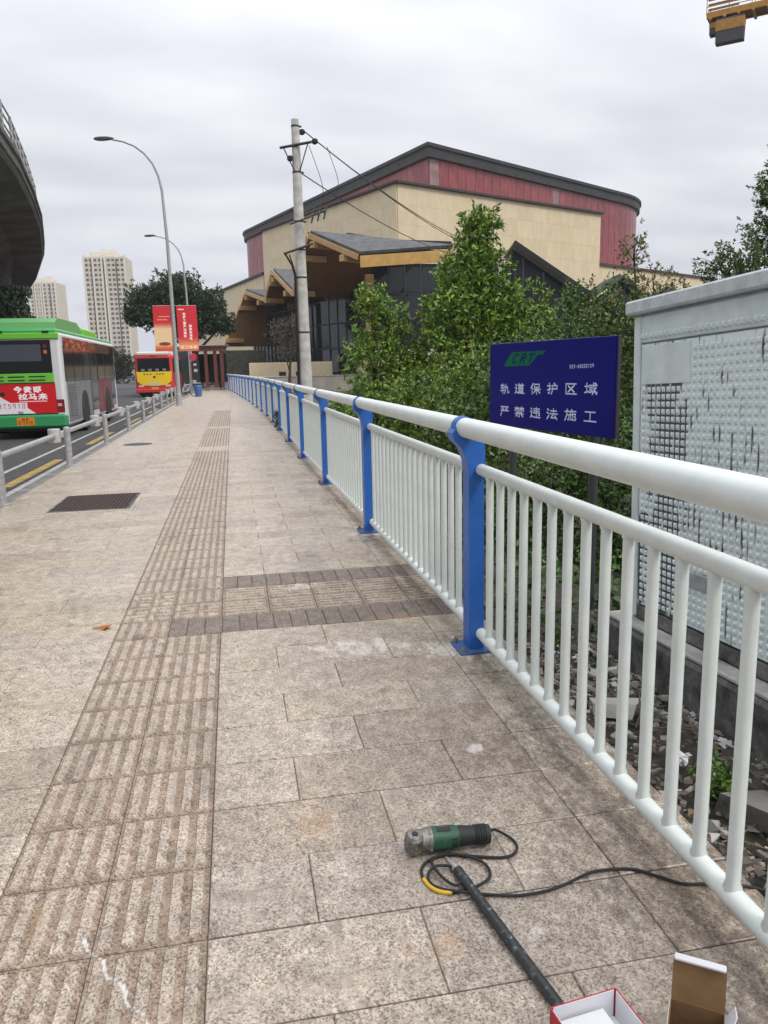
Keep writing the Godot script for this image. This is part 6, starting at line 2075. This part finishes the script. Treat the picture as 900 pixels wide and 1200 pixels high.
	# carton, open with the back flap up
	var ct := thing("carton", "open brown cardboard carton with a raised flap at the bottom right", "carton", Vector3(0.897, 0, -1.265), -0.62)
	var kraft := mat("kraft", lin(0.26, 0.15, 0.065), 0.8, 0, mottle(128, 0.04, 141, 0.8), 0.3)
	var dark := mat("carton_print", lin(0.022, 0.015, 0.016), 0.5)
	var w := 0.11
	var d := 0.11
	var h := 0.10
	var th := 0.0025
	for q in [["back_wall", Vector3(0, h / 2, -d / 2), Vector3(w, h, th)], ["front_wall", Vector3(0, h / 2, d / 2), Vector3(w, h, th)], ["side_wall", Vector3(-w / 2, h / 2, 0), Vector3(th, h, d - th)], ["side_wall", Vector3(w / 2, h / 2, 0), Vector3(th, h, d - th)], ["bottom", Vector3(0, th / 2, 0), Vector3(w, th, d)]]:
		var o := panel(q[0], q[1], q[2], kraft, ct)
		if q[0] == "front_wall":
			panel("dark_print", Vector3(0, h / 2 - 0.004, d / 2 + 0.0022), Vector3(w - 0.002, h - 0.012, 0.0012), dark, o)
			for k in 3:
				panel("red_letters", Vector3(-0.02 + k * 0.022, h - 0.022, d / 2 + 0.0034), Vector3(0.017, 0.012, 0.001), red, o)
			panel("white_edge", Vector3(0, h - 0.003, d / 2 + 0.0022), Vector3(w, 0.006, 0.0012), wht, o)
		if q[0] == "side_wall":
			panel("white_face", q[1] + Vector3(signf(q[1].x) * 0.0022, 0, 0), Vector3(0.0012, h - 0.002, d - 0.004), wht, o)
	var fl := MB.new()
	fl.box(Vector3(0, h + 0.045, -d / 2 - 0.012), Vector3(w, 0.092, th), 0.0, Basis(Vector3.RIGHT, -0.22))
	var flap := obj("back_flap", fl, kraft, ct)
	var fe := MB.new()
	fe.box(Vector3(0, h + 0.096, -d / 2 - 0.016), Vector3(w - 0.004, 0.014, 0.012), 0.002, Basis(Vector3.RIGHT, -0.9))
	obj("tuck_edge", fe, wht, flap)
	var sf := MB.new()
	sf.prism(PackedVector2Array([Vector2(-0.045, 0), Vector2(0.045, 0), Vector2(0.03, 0.05), Vector2(-0.01, 0.06)]), 0.002, Transform3D(Basis(Vector3(0, 0, -1), Vector3(0.35, 0.94, 0), Vector3(0.94, -0.35, 0)), Vector3(w / 2, h, 0)))
	obj("side_flap", sf, wht, ct)

func open_box(t: Node3D, s: Vector3, outer: Material, inner: Material, letters: bool) -> void:
	var th := 0.003
	for q in [["wall", Vector3(0, s.y / 2, -s.z / 2), Vector3(s.x, s.y, th)], ["wall", Vector3(0, s.y / 2, s.z / 2), Vector3(s.x, s.y, th)], ["wall", Vector3(-s.x / 2, s.y / 2, 0), Vector3(th, s.y, s.z - th)], ["wall", Vector3(s.x / 2, s.y / 2, 0), Vector3(th, s.y, s.z - th)]]:
		var o := panel(q[0], q[1], q[2], outer, t)
		var dir := -Vector3(q[1].x, 0, q[1].z).normalized()
		panel("lining", q[1] + dir * 0.0026 + Vector3(0, 0.0005, 0), q[2] - Vector3(absf(dir.x) * 0.0015, 0.002, absf(dir.z) * 0.0015) - Vector3(absf(dir.z), 0, absf(dir.x)) * 0.012, inner, o)
	panel("bottom", Vector3(0, 0.003, 0), Vector3(s.x - 0.008, 0.004, s.z - 0.008), inner, t)
	panel("folded_flap", Vector3(-0.01, s.y * 0.55, -s.z * 0.25), Vector3(s.x - 0.06, 0.003, s.z * 0.4), inner, t)

func _ready() -> void:
	rng.seed = 20240
	light_and_camera()
	materials()
	pavement()
	viaduct()
	arena()
	boundary_wall()
	far_buildings()
	railing()
	barrier()
	cabinet()
	warning_sign()
	utility_pole()
	street_lamps()
	bus_green()
	bus_yellow()
	crane()
	bus_stop()
	covers()
	plants()
	rubble()
	tools()
